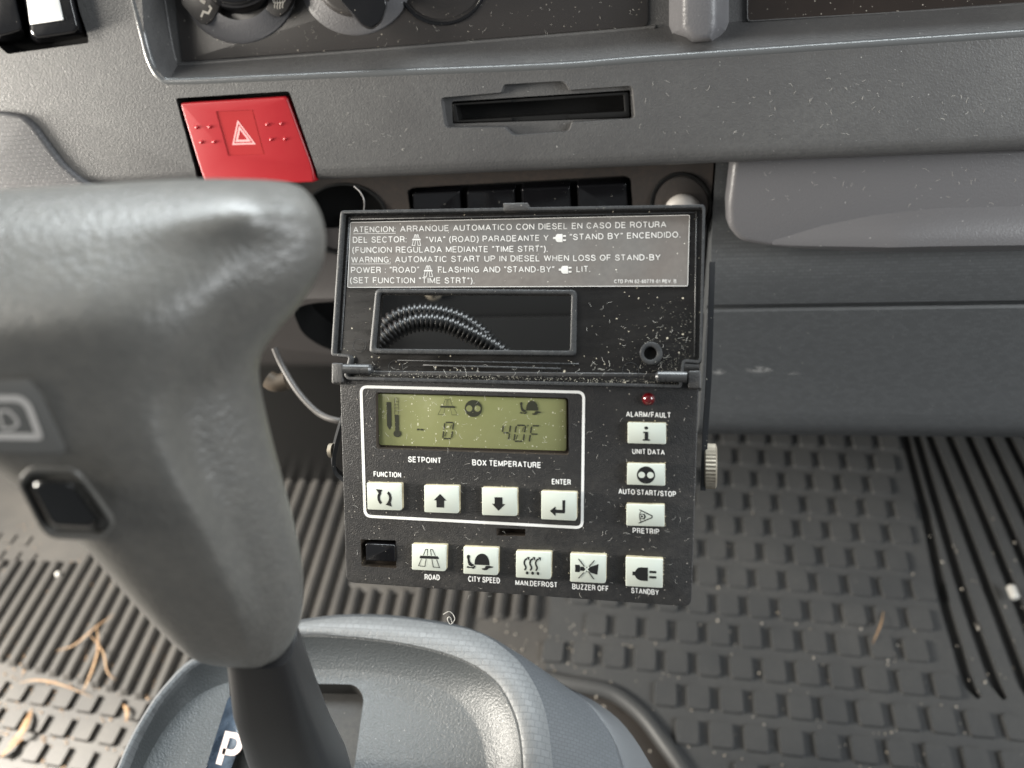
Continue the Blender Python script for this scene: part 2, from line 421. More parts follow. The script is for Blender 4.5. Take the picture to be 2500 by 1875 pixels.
# hazard pocket
hz = rpoly([c1(948, 530), c1(1562, 492), c1(1712, 930), c1(1600, 1400), c1(1120, 1400), c1(1052, 915)], [8, 8, 10, 4, 4, 10])
cut(fascia, hole(PF, hz, .02, .014), M['void'])
hb = rpoly([c1(968, 556), c1(1546, 519), c1(1690, 905), c1(1700, 985), c1(1112, 1010), c1(1076, 905)], [9, 9, 20, 8, 8, 20])
hazard = prism('hazard_button', PF, hb, -.0005, .012, M['red'], dash, bevel=.0022, seg=4)
hw = [c1(1163, 602), c1(1365, 592), c1(1430, 835), c1(1230, 841)]
cut(hazard, hole(PF, hw, .004, .0010), M['redwin'])
hwi = offset_poly(hw, -2)
prism('window', PF, hwi, -.0009, .001, M['redwin'], hazard)
tri = [c1(1283, 648), c1(1381, 779), c1(1254, 783)]
bm = bmesh.new()
def flat(bm, pl, pts, h):
    vs = [bm.verts.new(pl.at(x, y, h)) for x, y in pts]; f = bm.faces.new(vs)
    f.normal_update()
    if f.normal.dot(pl.n) < 0: f.normal_flip()
    return f
def flat_ring(bm, pl, outer, inner, h):
    n = len(outer); o = [bm.verts.new(pl.at(x, y, h)) for x, y in outer]; i_ = [bm.verts.new(pl.at(x, y, h)) for x, y in inner]
    for k in range(n):
        f = bm.faces.new((o[k], o[(k+1) % n], i_[(k+1) % n], i_[k])); f.normal_update()
        if f.normal.dot(pl.n) < 0: f.normal_flip()
def shrink(pts, s):
    cx = sum(p[0] for p in pts)/len(pts); cy_ = sum(p[1] for p in pts)/len(pts)
    return [(cx+(x-cx)*s, cy_+(y-cy_)*s) for x, y in pts]
flat_ring(bm, PF, tri, shrink(tri, .80), -.0008)
flat_ring(bm, PF, shrink(tri, .66), shrink(tri, .40), -.0008)
finish('triangle_symbol', bm, M['pink'], hazard, smooth=False)
def dome_bm(pl, cx, cy_, r, h, base=0, bm=None, n=14, ry=None):
    b = bm or bmesh.new(); rings = []
    for k in range(5):
        a = math.radians(90*k/5)
        rings.append([b.verts.new(pl.at(x, y, base+h*math.sin(a))) for x, y in ell(cx, cy_, r*math.cos(a), (ry or r)*math.cos(a), n)])
    for a_, c_ in zip(rings, rings[1:]):
        for k in range(n): b.faces.new((a_[k], a_[(k+1) % n], c_[(k+1) % n], c_[k]))
    b.faces.new(rings[-1]); bmesh.ops.recalc_face_normals(b, faces=b.faces)
    return b
for x, y in ((1060, 688), (1130, 685), (1085, 768), (1155, 766), (1442, 672), (1518, 668), (1463, 752), (1538, 750)):
    finish('grip_dot', dome_bm(PF, *c1(x, y), 4.6, .0011, -.0006), M['red'], hazard)
# card slot
so_ = rpoly([c2(388, 528), c2(716, 500), c2(728, 456), c2(1056, 437), c2(1085, 486), c2(1425, 462), c2(1441, 640), c2(1098, 662), c2(1085, 712), c2(775, 733), c2(735, 688), c2(412, 690)],
            [10, 4, 8, 12, 4, 12, 12, 4, 14, 14, 4, 12], 4)
si_ = offset_poly(so_, -5)
b = prism_bm([PF.at(x, y)+PF.n*.002 for x, y in offset_poly(so_, 2)], [PF.at(x, y)-PF.n*.0045 for x, y in offset_poly(so_, -3)])
cut(fascia, b)
sf = [c2(440, 550), c2(1413, 488), c2(1420, 640), c2(446, 672)]
cut(fascia, hole(PF, rpoly(sf, 4), .002, .018), M['void'])
slot = finish('card_slot', ring_bm(PF, rpoly([c2(450, 560), c2(1403, 496), c2(1411, 634), c2(458, 664)], 5), rpoly([c2(470, 570), c2(1375, 514), c2(1382, 600), c2(486, 650)], 3), -.0045, .012, .0008), M['black'], dash)
cut(slot, hole(PF, [c2(760, 500), c2(1070, 480), c2(1080, 700), c2(770, 712)], .0, .0056))
# control panel + right display in the recess
cpn = rpoly([(400, -200), (446, 151), (900, 118), (1300, 86), (1583, 63), (1583, -200)], [0, 4, 0, 0, 14, 0])
ctrl = prism('control_panel', PB, cpn, .0012, .002, M['panel'], dash, bevel=.0005)
PC = PB.off(.0012)
# dished seat of first dial
def dish(cx, cy_, r, name='dial_seat'):
    c_ = bmesh.new(); rings = []
    for rr, h in ((r*1.0, .0008), (r*.985, .0001), (r*.80, -.0012)):
        rings.append([c_.verts.new(PC.at(x, y, h)) for x, y in ell(cx, cy_, rr, rr, 48)])
    return rings, c_
for (cx, cy_, r) in ((585, -34, 138), (868, -50, 134)):
    b = bmesh.new(); rings = []
    for rr, h in ((1.04, .001), (1.0, .0), (.72, -.0042)):
        rings.append([b.verts.new(PC.at(x, y, h)) for x, y in ell(cx, cy_, r*rr, r*rr, 48)])
    for a_, c_ in zip(rings, rings[1:]):
        for k in range(48): b.faces.new((a_[k], a_[(k+1) % 48], c_[(k+1) % 48], c_[k]))
    b.faces.new(rings[0]); b.faces.new(list(reversed(rings[-1]))); bmesh.ops.recalc_face_normals(b, faces=b.faces)
    b2 = bmesh.new(); rings = []
    for rr, h in ((1.02, .0002), (1.0, .0009), (.94, .0014), (.70, .0052), (.60, .0056)):
        rings.append([b2.verts.new(PC.at(x, y, h)) for x, y in ell(cx, cy_, r*rr, r*rr, 56)])
    for a_, c_ in zip(rings, rings[1:]):
        for k in range(56): b2.faces.new((a_[k], a_[(k+1) % 56], c_[(k+1) % 56], c_[k]))
    bmesh.ops.recalc_face_normals(b2, faces=b2.faces); b.free()
    finish('dial_seat', b2, M['dash_soft'], dash)
dial = finish('climate_dial', prism_bm([PC.at(x, y, .022) for x, y in ell(574, -80, 92, 92, 40)], [PC.at(x, y, .0) for x, y in ell(584, -62, 96, 96, 40)], .003, 3), M['gloss'], dash)
# face plates left and right of the dial
for pts in ([c1(965, -40), c1(985, 30), c1(1040, 90), c1(1085, 130), c1(1110, 132), c1(1150, 105), c1(1185, 40), c1(1150, -60)],
            [c1(1435, 50), c1(1470, 78), c1(1505, 92), c1(1545, 60), c1(1575, 5), c1(1590, -60), c1(1470, -60)]):
    prism('dial_plate', PC, rpoly(pts, 5, 3), .0062, .004, M['panel'], dash, bevel=.0003)
def stroke(bm, pl, pts, w, h, closed=False):
    """flat polyline of px width w, no overlaps"""
    P = [Vector(p) for p in pts]; n = len(P); Lf = []; Rt = []
    for i in range(n):
        if closed: a = P[i-1]; b_ = P[(i+1) % n]
        else: a = P[max(i-1, 0)]; b_ = P[min(i+1, n-1)]
        e1 = (P[i]-a); e2 = (b_-P[i])
        if e1.length < 1e-6: e1 = e2
        if e2.length < 1e-6: e2 = e1
        n1 = Vector((-e1.y, e1.x)).normalized(); n2 = Vector((-e2.y, e2.x)).normalized(); m_ = n1+n2
        m_ = m_/max(.5, m_.length_squared/2) if m_.length > 1e-5 else n1
        Lf.append(P[i]+m_*w/2); Rt.append(P[i]-m_*w/2)
    L3 = [bm.verts.new(pl.at(p.x, p.y, h)) for p in Lf]; R3 = [bm.verts.new(pl.at(p.x, p.y, h)) for p in Rt]
    for i in range(n if closed else n-1):
        j = (i+1) % n; f = bm.faces.new((L3[i], L3[j], R3[j], R3[i])); f.normal_update()
        if f.normal.dot(pl.n) < 0: f.normal_flip()
bm = bmesh.new()
stroke(bm, PC, [c1(1086, 92), c1(1098, 62), c1(1125, 72), c1(1140, 45), c1(1128, 30)], 5, .0064)
flat(bm, PC, [c1(1080, 8), c1(1104, 24), c1(1112, 4), c1(1078, -8)], .0065)
finish('dial_symbol', bm, M['knobpointer'], dash, smooth=False); bm = bmesh.new()
for k in range(4):
    x = 1482+k*14; stroke(bm, PC, [c1(x, 0), c1(x+4, 18), c1(x, 34), c1(x+2, 50-abs(k-1.5)*4)], 2.4, .0064)
stroke(bm, PC, [c1(1470, -8), c1(1478, 14), c1(1530, 14), c1(1545, -8)], 2.4, .0066)
finish('dial_symbol', bm, M['knobpointer'], dash, smooth=False)
fan = finish('fan_dial', prism_bm([PC.at(x, y, .012) for x, y in ell(868, -62, 100, 100, 40)], [PC.at(x, y, .0) for x, y in ell(868, -58, 104, 104, 40)], .002, 3), M['panel'], dash)
kp = rpoly([c1(1700, -150), c1(1890, 70), c1(1955, 145), c1(2010, 165), c1(2065, 120), c1(2098, 20), c1(2060, -60), c1(1980, -200)], 12, 4)
b = prism_bm([PC.at(x, y, .030) for x, y in shrink(kp, .93)], [PC.at(x, y, .012) for x, y in kp], .0035, 4)
finish('dial_pointer', b, M['gloss'], fan)
b = ring_bm(PC, ell(1078, -50, 113, 113, 48), ell(1078, -50, 104, 104, 48), .0012, .006, .0006)
blank = finish('round_blank', b, M['gloss'], dash)
prism('blank_face', PC, ell(1078, -53, 101, 101, 48), .0006, .003, M['panel'], blank, bevel=.0008)
dsp = rpoly([(1826, -220), (1826, 50), (2180, 29), (2560, 5), (2900, -15), (2900, -220)], [0, 9, 0, 0, 0, 0])
finish('display_frame', ring_bm(PB, offset_poly(dsp, 3), dsp, .0022, .003, .0004), M['dash'], dash)
prism('display_panel', PB, dsp, .0010, .002, M['glass'], dash)
# divider post with chamfered flanks
po = [(1632, -260), (1632, 86), (1685, 110), (1742, 108), (1781, 78), (1781, -260)]
pi_ = [(1668, -260), (1668, 66), (1692, 96), (1736, 95), (1748, 62), (1748, -260)]
A = [PF.at(x, y, .000) for x, y in pi_]
Bk = [PB.at(x, y, -.001) for x, y in po]
b = prism_bm(A, Bk, .003, 3); finish('divider_post', b, M['dash_soft'], dash)
# toggle switch top left
sw = rpoly([c1(-60, -200), c1(-60, 262), c1(40, 262), c1(470, 205), c1(432, 90), c1(395, -60), c1(395, -200)], [0, 8, 14, 12, 20, 0, 0])
cut(fascia, hole(PF, rpoly([c1(-90, -260), c1(-90, 240), c1(-10, 248), c1(40, 292), c1(478, 232), c1(474, 190), c1(430, 60), c1(400, -80), c1(400, -260)], 5), .02, .012), M['void'])
b = prism_bm([PF.at(x, y, .010) for x, y in rpoly([c1(168, -230), c1(120, -60), c1(165, 180), c1(200, 205), c1(400, 175), c1(420, 150), c1(370, -60), c1(360, -230)], 12)],
             [PF.at(x, y, -.012) for x, y in rpoly([c1(80, -230), c1(110, 0), c1(165, 215), c1(210, 245), c1(470, 200), c1(470, 175), c1(420, 0), c1(400, -230)], 10)], .003, 4)
rock = finish('rocker_switch', b, M['gloss'], dash)
b = prism_bm([PF.at(x, y, .012) for x, y in rpoly([c1(-200, -230), c1(-200, 200), c1(20, 190), c1(120, 160), c1(70, -60), c1(60, -230)], 12)],
             [PF.at(x, y, -.012) for x, y in rpoly([c1(-200, -230), c1(-200, 250), c1(30, 245), c1(150, 215), c1(110, 0), c1(90, -230)], 10)], .003, 4)
finish('rocker_switch', b, M['gloss'], dash)
prism('silver_inset', PF, rpoly([c1(140, -160), c1(143, 0), c1(158, 120), c1(335, 96), c1(305, -40), c1(300, -160)], 4), .0110, .001, M['silver'], rock, bevel=.0003)
prism('silver_bar', PF, rpoly([c1(158, 118), c1(335, 92), c1(338, 108), c1(162, 134)], 2), .0120, .001, M['silver'], rock, bevel=.0002)
# shroud with woven skin
sh = rpoly([(-300, 270), (0, 273), (52, 281), (78, 302), (120, 360), (150, 400), (185, 430), (260, 480), (200, 700), (-300, 700)], [0, 10, 14, 14, 10, 20, 10, 0, 0, 0])
prism('steering_column_cover', PF, sh, .0035, .02, M['weave_left'], dash, bevel=.003, seg=4)

# ---- lower dash
GX0 = hity(1744, 480, .424).x
def pz(row, y, col=1500): p = hity(col, row, y); return (p.y, p.z)
def lowprof(rows): return [pz(r, y) for r, y in rows]
right = lowprof([(350, .432), (372, .430), (520, .424), (600, .419), (640, .412), (690, .408), (741, .409), (748, .409), (750, .415), (757, .415), (758, .407), (765, .4055), (800, .4055), (900, .404), (960, .402), (1000, .3995), (1030, .398), (1044, .400), (1052, .405), (1058, .415)])
right += [(.50, right[-1][1]+.012), (.50, right[0][1]), ]
glove = extrude_x('glove_box_door', right, GX0, .75, M['weave'], dash)
for pts, w_ in (([(1735, 910), (1775, 906)], 14), ([(1815, 905), (1850, 902), (1895, 908)], 16), ([(1890, 952), (1925, 925), (1970, 908)], 22), ([(1985, 935), (2030, 925), (2065, 920)], 14), ([(2130, 914), (2190, 922), (2250, 928), (2340, 916)], 22), ([(2165, 948), (2185, 935)], 12)):
    P = [tuple(v[:2]) for v in spline([(x, y, 0) for x, y in pts], 5)]; b = bmesh.new(); rows = []
    for i, (x, y) in enumerate(P):
        e = math.sin(math.pi*(i+.5)/len(P)); col_ = [hity(x, y+dy*w_*e, .4035) for dy in (-.6, 0, .6)]
        rows.append([b.verts.new(p) for p in col_])
    for a_, c_ in zip(rows, rows[1:]):
        for k in range(2): b.faces.new((a_[k], a_[k+1], c_[k+1], c_[k]))
    finish('scuff_mark', b, M['scuff'], glove)
# handle block
GP = Plane(hity(2100, 480, .4135), (0, -.96, .28))
gh = rpoly([(1790, 392), (1840, 384), (2007, 377), (2250, 369), (2500, 362), (2800, 352), (2800, 612), (2500, 616), (2170, 620), (1966, 611), (1885, 604), (1805, 590), (1779, 555), (1777, 500)], [16, 0, 0, 0, 0, 0, 0, 0, 0, 0, 10, 24, 10, 10], 4)
handle = prism('glove_box_handle', GP, gh, .010, .016, M['dash_soft'], dash, bevel=.0055, seg=5)
lo = [(1885, 598), (1966, 606), (2170, 616), (2500, 612), (2800, 608)]; up = [(1885, 588), (2007, 551), (2129, 526), (2292, 508), (2500, 503), (2800, 503)]
U = resample([Vector((x, y, 0)) for x, y in up], 30); Lw = resample([Vector((x, y, 0)) for x, y in lo], 30)
b = bmesh.new(); G = []
for k in range(9):
    t = k/8; row = []
    for i in range(30):
        q = U[i].lerp(Lw[i], t); e = min(1, i/10)
        hgt = .0100 + .0095*e*math.sin(math.pi/2*min(1, t/.86)) * (1 if t < .9 else .86 if t < 1 else .0)
        row.append(b.verts.new(GP.at(q.x, q.y, hgt)))
    G.append(row)
for a_, c_ in zip(G, G[1:]):
    for i in range(29): b.faces.new((a_[i], a_[i+1], c_[i+1], c_[i]))
bmesh.ops.recalc_face_normals(b, faces=b.faces)
finish('pull_lip', b, M['dash_soft'], handle)
# centre switch panel
CXA, CXB = hity(640, 500, .43).x, GX0-.0015
cen = lowprof([(345, .432), (365, .430), (470, .4275), (525, .428), (545, .440), (700, .470), (705, .520), (340, .520)])
switchp = extrude_x('switch_panel', cen, CXA-.25, CXB, M['switchpanel'], dash)
SP = Plane(hity(1500, 440, .4288), (0, -1, .04)); SPn = Vector((0, -(cen[2][1]-cen[1][1]), (cen[2][0]-cen[1][0])))
SP = Plane((0, cen[1][0], cen[1][1]), (0, -abs(cen[2][1]-cen[1][1]), (cen[1][0]-cen[2][0])))
bp_ = rpoly([c2(208, 1030), c2(240, 1012), c2(1385, 948), c2(1415, 965), c2(1432, 1200), c2(232, 1240)], [4, 6, 6, 6, 0, 0])
cut(switchp, hole(SP, bp_, .02, .010), M['void'])
for x0, x1, y0 in ((236, 490, 1040), (529, 785, 1030), (824, 1085, 1014), (1126, 1390, 998)):
    k = (y0-1040)*.0
    prism('blank_button', SP, rpoly([c2(x0, y0+6), c2(x1, y0-6), c2(x1+12, y0+180), c2(x0+10, y0+190)], 5), -.001, .015, M['gloss'], dash, bevel=.0014, seg=4)
b = ring_bm(SP, ell(1663, 502, 77, 81, 48), ell(1663, 502, 68, 72, 48), .0010, .006, .0006); soc = finish('socket', b, M['void'], dash)
prism('socket_face', SP, ell(1663, 502, 66, 70, 40), .0008, .003, M['switchpanel'], soc, bevel=.0006)
finish('socket_cap', dome_bm(SP, 1668, 520, 47, .008, .001, n=32), M['silver'] if False else M['wire'], soc)
cut(switchp, hole(SP, ell(838, 535, 108, 88, 40), .02, .015), M['void'])
b = ring_bm(SP, ell(838, 535, 108, 88, 40), ell(838, 535, 101, 82, 40), .0008, .004, .0004); finish('lighter_socket_rim', b, M['black'], dash)
# lower centre cover: a dark upper hollow and a ledge
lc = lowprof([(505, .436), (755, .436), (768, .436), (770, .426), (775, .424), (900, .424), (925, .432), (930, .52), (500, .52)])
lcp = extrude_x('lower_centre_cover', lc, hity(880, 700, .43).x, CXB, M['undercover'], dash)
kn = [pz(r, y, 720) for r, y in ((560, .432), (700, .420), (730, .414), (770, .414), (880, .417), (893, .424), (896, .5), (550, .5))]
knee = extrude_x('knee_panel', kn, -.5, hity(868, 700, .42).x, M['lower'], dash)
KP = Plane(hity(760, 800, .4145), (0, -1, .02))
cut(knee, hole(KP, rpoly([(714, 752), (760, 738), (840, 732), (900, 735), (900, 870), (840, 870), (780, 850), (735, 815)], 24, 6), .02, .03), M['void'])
scw = finish('screw', dome_bm(Plane(hity(1058, 722, .434), (0, -1, .2)), 1058, 717, 21, .003, 0, n=24, ry=17), M['metal'], dash)
SWP = Plane(hity(1058, 722, .434), (0, -1, .2))
bm = bmesh.new(); prism(None, SWP, [(1046, 712), (1070, 716), (1070, 721), (1046, 717)], .0036, .0008, None, None, bm=bm); prism(None, SWP, [(1056, 704), (1061, 704), (1060, 728), (1055, 728)], .0038, .0008, None, None, bm=bm)
finish('screw_cross', bm, M['void'], scw)

# ================================================================== CONTROLLER
exc = Vector((7782, -50, -1889)).normalized(); dnc = Vector((0, -.9904, .1378))
EX = cam2w(exc).normalized(); EYd = cam2w(dnc); EYd = (EYd-EX*EYd.dot(EX)).normalized(); EY = -EYd
N_ = EX.cross(EY).normalized()
if N_.dot(FWD) > 0: N_ = -N_
PT = Plane(dep(1265, 1190, .336), N_)
hinge = PT.at(1265, 935)
tl = math.radians(13)
NL = (N_*math.cos(tl) + EY*math.sin(tl)).normalized()
PL = Plane(hinge + N_*.004, NL)                         # lid rim top
ctl = thing('temperature_controller', 'black refrigeration control box with flipped-up lid, lit-less display and ivory keys', 'control box', PT.at(1265, 1450, -.02))
ctl['label'] = 'black refrigeration control box with raised lid, green display and ivory keys'
fp = rpoly([(829, 905), (1706, 912), (1706, 950), (1688, 1482), (845, 1422), (830, 938)], [4, 4, 0, 22, 20, 0], 6)
housing = prism('housing', PT, fp, 0, .036, M['case'], ctl, bevel=.0022, seg=4)
# recesses in the face
lcdo = rpoly([c5(205, 133), c5(1950, 184), c5(1955, 712), c5(210, 652)], 9, 4)
cut(housing, prism_bm([PT.at(x, y)+PT.n*.004 for x, y in lcdo], [PT.at(x, y)-PT.n*.0035 for x, y in offset_poly(lcdo, -3)]), M['dirt'])
lcdi = rpoly([c5(228, 150), c5(1928, 200), c5(1928, 668), c5(240, 614)], 7, 4)
screen = prism('display_screen', PT, lcdi, -.0022, .002, M['lcd'], ctl, bevel=.0002)
swr = [c7(222, 1206), c7(460, 1214), c7(464, 1402), c7(228, 1388)]
cut(housing, hole(PT, rpoly(swr, 3), .004, .005), M['dirt'])
slr = [c7(254, 1236), c7(454, 1246), c7(457, 1360), c7(258, 1352)]
prism('slide_switch', PT, rpoly(slr, 4), .0010, .008, M['gloss'], ctl, bevel=.0008, seg=3)
cut(housing, hole(PT, rpoly([c7(1138, 1131), c7(1334, 1137), c7(1334, 1186), c7(1140, 1181)], 2), .004, .006), M['dirt'])
# printed frame
fo_ = rpoly([c5(65, 75), c5(2097, 126), c5(2082, 1372), c5(102, 1266)], 20, 8)
bm = bmesh.new(); flat_ring(bm, PT, fo_, offset_poly(fo_, -7), .00012)
finish('printed_frame', bm, M['white'], ctl, smooth=False)
# text
def A_(cx, cy_, rx, ry, a0, a1, n=8):
    return [(cx+rx*math.cos(math.radians(a0+(a1-a0)*k/n)), cy_+ry*math.sin(math.radians(a0+(a1-a0)*k/n))) for k in range(n+1)]
def stadium(w, y0=0.0, y1=1.0):
    r = w/2; q = min(.30, (y1-y0)/2)
    return A_(r, y1-q, r, q, 180, 0, 12) + A_(r, y0+q, r, q, 0, -180, 12)
def glyphs():
    G = {}
    w = .62
    G['A'] = (.70, [[(0, 0), (.35, 1), (.70, 0)], [(.12, .32), (.58, .32)]], 0)
    G['B'] = (.60, [[(0, 0), (0, 1), (.34, 1)] + A_(.34, .765, .22, .235, 90, -90) + [(0, .53)], [(.34, .53)] + A_(.36, .265, .24, .265, 90, -90) + [(0, 0)]], 0)
    G['C'] = (.66, [A_(.34, .5, .34, .5, 40, 320, 20)], 0)
    G['D'] = (.62, [[(.0, 0), (0, 1), (.26, 1)] + A_(.26, .5, .36, .5, 90, -90, 12) + [(0, 0)]], 0)
    G['E'] = (.54, [[(.54, 1), (0, 1), (0, 0), (.55, 0)], [(0, .53), (.49, .53)]], 0)
    G['F'] = (.50, [[(.51, 1), (0, 1), (0, 0)], [(0, .50), (.44, .50)]], 0)
    G['G'] = (.68, [A_(.34, .5, .34, .5, 45, 340, 20) + [(.66, .46), (.38, .46)], [(.66, .30), (.66, 0)]], 0)
    G['H'] = (w, [[(0, 0), (0, 1)], [(w, 0), (w, 1)], [(0, .53), (w, .53)]], 0)
    G['I'] = (0, [[(0, 0), (0, 1)]], 0)
    G['K'] = (.60, [[(0, 0), (0, 1)], [(.58, 1), (.02, .38)], [(.18, .57), (.62, 0)]], 0)
    G['L'] = (.48, [[(0, 1), (0, 0), (.48, 0)]], 0)
    G['M'] = (.74, [[(0, 0), (0, 1), (.37, .06), (.74, 1), (.74, 0)]], 0)
    G['N'] = (w, [[(0, 0), (0, 1), (w, 0), (w, 1)]], 0)
    G['O'] = (.72, [A_(.36, .5, .36, .5, 0, 345, 24)], 1)
    G['P'] = (.58, [[(0, 0), (0, 1), (.33, 1)] + A_(.33, .72, .25, .28, 90, -90) + [(0, .44)]], 0)
    G['Q'] = (.72, [A_(.36, .5, .36, .5, 0, 345, 24), [(.44, .22), (.72, -.06)]], 1)
    G['R'] = (.60, [[(0, 0), (0, 1), (.34, 1)] + A_(.34, .745, .24, .255, 90, -90) + [(0, .49)], [(.36, .48), (.50, .40), (.55, .26), (.56, .06), (.60, 0)]], 0)
    G['S'] = (.58, [[(.54, .74)] + A_(.28, .755, .25, .245, 20, 180, 8) + [(.06, .62), (.28, .53), (.50, .42)] + A_(.29, .25, .29, .25, 20, -160, 10) + [(0, .28)]], 0)
    G['T'] = (.58, [[(0, 1), (.58, 1)], [(.29, 1), (.29, 0)]], 0)
    G['U'] = (w, [[(0, 1), (0, .32)] + A_(w/2, .30, w/2, .30, 180, 360, 10) + [(w, 1)]], 0)
    G['V'] = (.66, [[(0, 1), (.33, 0), (.66, 1)]], 0)
    G['W'] = (.96, [[(0, 1), (.24, 0), (.48, 1), (.72, 0), (.96, 1)]], 0)
    G['X'] = (.62, [[(0, 1), (.62, 0)], [(.62, 1), (0, 0)]], 0)
    G['Y'] = (.66, [[(0, 1), (.33, .45), (.66, 1)], [(.33, .45), (.33, 0)]], 0)
    G['Z'] = (.56, [[(0, 1), (.56, 1), (0, 0), (.57, 0)]], 0)
    G['0'] = (.46, [A_(.23, .5, .23, .5, 0, 345, 20)], 1)
    G['1'] = (.24, [[(0, .76), (.14, .82), (.22, 1), (.22, 0)]], 0)
    G['2'] = (.46, [A_(.23, .74, .22, .26, 170, -20, 10) + [(.36, .48), (.08, .2), (0, 0), (.47, 0)]], 0)
    G['6'] = (.46, [[(.43, .80)] + A_(.25, .72, .2, .28, 60, 160, 6) + [(.0, .4)] + A_(.23, .31, .23, .31, 180, 500, 16)], 0)
    G['7'] = (.46, [[(0, 1), (.46, 1), (.24, .55), (.16, 0)]], 0)
    G['9'] = (.46, [[(.03, .20)] + A_(.21, .28, .2, .28, 240, 340, 6) + [(.46, .6)] + A_(.23, .69, .23, .31, 0, 320, 16)], 0)
    G['('] = (.20, [[(.20, 1.05), (.06, .8), (0, .4), (.06, .02), (.20, -.25)]], 0)
    G[')'] = (.20, [[(0, 1.05), (.14, .8), (.20, .4), (.14, .02), (0, -.25)]], 0)
    G['-'] = (.26, [[(0, .38), (.26, .38)]], 0)
    G['/'] = (.34, [[(0, -.02), (.34, 1.02)]], 0)
    G['.'] = (.0, [[(0, -.06), (0, .08)]], 0)
    G[':'] = (.0, [[(0, -.06), (0, .08)], [(0, .58), (0, .72)]], 0)
    G['\u201c'] = (.18, [[(.05, 1.05), (0, .92), (.02, .78)], [(.22, 1.05), (.17, .92), (.19, .78)]], 0)
    G['\u201d'] = (.18, [[(0, 1.05), (.03, .92), (-.02, .78)], [(.17, 1.05), (.20, .92), (.15, .78)]], 0)
    return G
GL = glyphs()
def text(name, body, pl, A0, B0, hpx, m, parent, off=.00014, weight=.16, up=None, bm=None, space=.46, squeeze=.2):
    """stroked capitals whose baseline runs from px A0 to px B0"""
    xs = []; x = 0.0; gap = weight+.16
    for i, ch in enumerate(body):
        if ch == ' ': x += space; continue
        xs.append((ch, x)); x += GL[ch][0]+gap
    tot = xs[-1][1]+GL[xs[-1][0]][0]
    A2, B2 = Vector(A0), Vector(B0); d = B2-A2; u = up or Vector((d.y, -d.x)).normalized()
    wpx = weight*hpx; dn_ = d.normalized(); A2 = A2+dn_*wpx/2; d = d-dn_*wpx; hh = hpx-wpx
    b = bm or bmesh.new()
    for ch, x0_ in xs:
        k = 0
        for ln in GL[ch][1]:
            pts = []
            for gx, gy in ln:
                q = A2 + d*((x0_+gx)/tot) + u*(gy*hh+wpx/2)
                if not pts or (Vector(pts[-1])-q).length > .02: pts.append((q.x, q.y))
            if GL[ch][2] and k == 0: stroke(b, pl, pts, wpx, off+k*.00002, closed=True); k += 1; continue
            run = [pts[0]]
            for i in range(1, len(pts)):
                run.append(pts[i])
                if i < len(pts)-1:
                    e1 = Vector(pts[i])-Vector(pts[i-1]); e2 = Vector(pts[i+1])-Vector(pts[i])
                    if e1.length > 1e-6 and e2.length > 1e-6 and e1.dot(e2) < -.2*e1.length*e2.length:
                        stroke(b, pl, run, wpx, off+k*.00002); k += 1; run = [pts[i]]
            if len(run) > 1: stroke(b, pl, run, wpx, off+k*.00002)
            k += 1
    if bm is None: return finish(name, b, m, parent, smooth=False)
V2 = Vector
vup = lambda dx, dy: Vector((dx, dy)).normalized()
UPF = vup(-.02, -1)
def lab(body, cf, a, b_, h, w=.175):
    s = {c5: 3.687, c6: 2.675, c7: 2.764}[cf]
    o = text('printed_caption', body, PT, cf(*a), cf(*b_), h/s, M['white'], ctl, weight=w, up=UPF, space=.34)
lab('SETPOINT', c5, (503, 768), (802, 781), 53)
lab('BOX TEMPERATURE', c5, (1080, 797), (1700, 822), 54)
lab('FUNCTION', c5, (192, 898), (440, 908), 49)
lab('ENTER', c5, (1797, 968), (1968, 974), 51)
lab('ALARM/FAULT', c6, (745, 368), (1038, 376), 37)
lab('UNIT DATA', c6, (785, 611), (998, 618), 36)
lab('AUTO START/STOP', c6, (695, 872), (1072, 892), 37)
lab('PRETRIP', c6, (788, 1128), (962, 1136), 36)
lab('MAN.DEFROST', c6, (22, 1468), (297, 1484), 36)
lab('BUZZER OFF', c6, (393, 1494), (632, 1509), 37)
lab('STANDBY', c6, (778, 1520), (960, 1534), 37)
lab('ROAD', c7, (654, 1480), (757, 1484), 39)
lab('CITY SPEED', c7, (948, 1493), (1163, 1506), 40)

# symbols, in a box 1.3 wide and 1 tall (y up)
def s_arc(cx, cy_, r, a0, a1, n=14): return ell(cx, cy_, r, r, n, a0, a1)
def turtle():
    P = []
    shell = [(.42, .36)] + [(.42+.28*(1-math.cos(math.radians(a)))*1.0, .36+.42*math.sin(math.radians(a))**.8) for a in range(10, 180, 12)] + [(.98, .36)]
    P.append(('p', shell))
    P.append(('p', [(.13, .62), (.14, .69), (.19, .72), (.235, .70), (.25, .64), (.235, .60), (.24, .52), (.27, .45), (.33, .39), (.40, .37), (.38, .30), (.30, .29), (.21, .33), (.17, .42), (.155, .55)]))
    P.append(('p', [(.12, .24), (.16, .30), (.26, .265), (.38, .28), (.42, .33), (.46, .31), (.42, .23), (.36, .20), (.30, .235), (.20, .225)]))
    P.append(('p', [(.70, .20), (.70, .24), (.80, .25), (.84, .33), (.95, .345), (1.13, .315), (1.12, .29), (1.0, .26), (.95, .245), (.90, .19), (.80, .17)]))
    return P
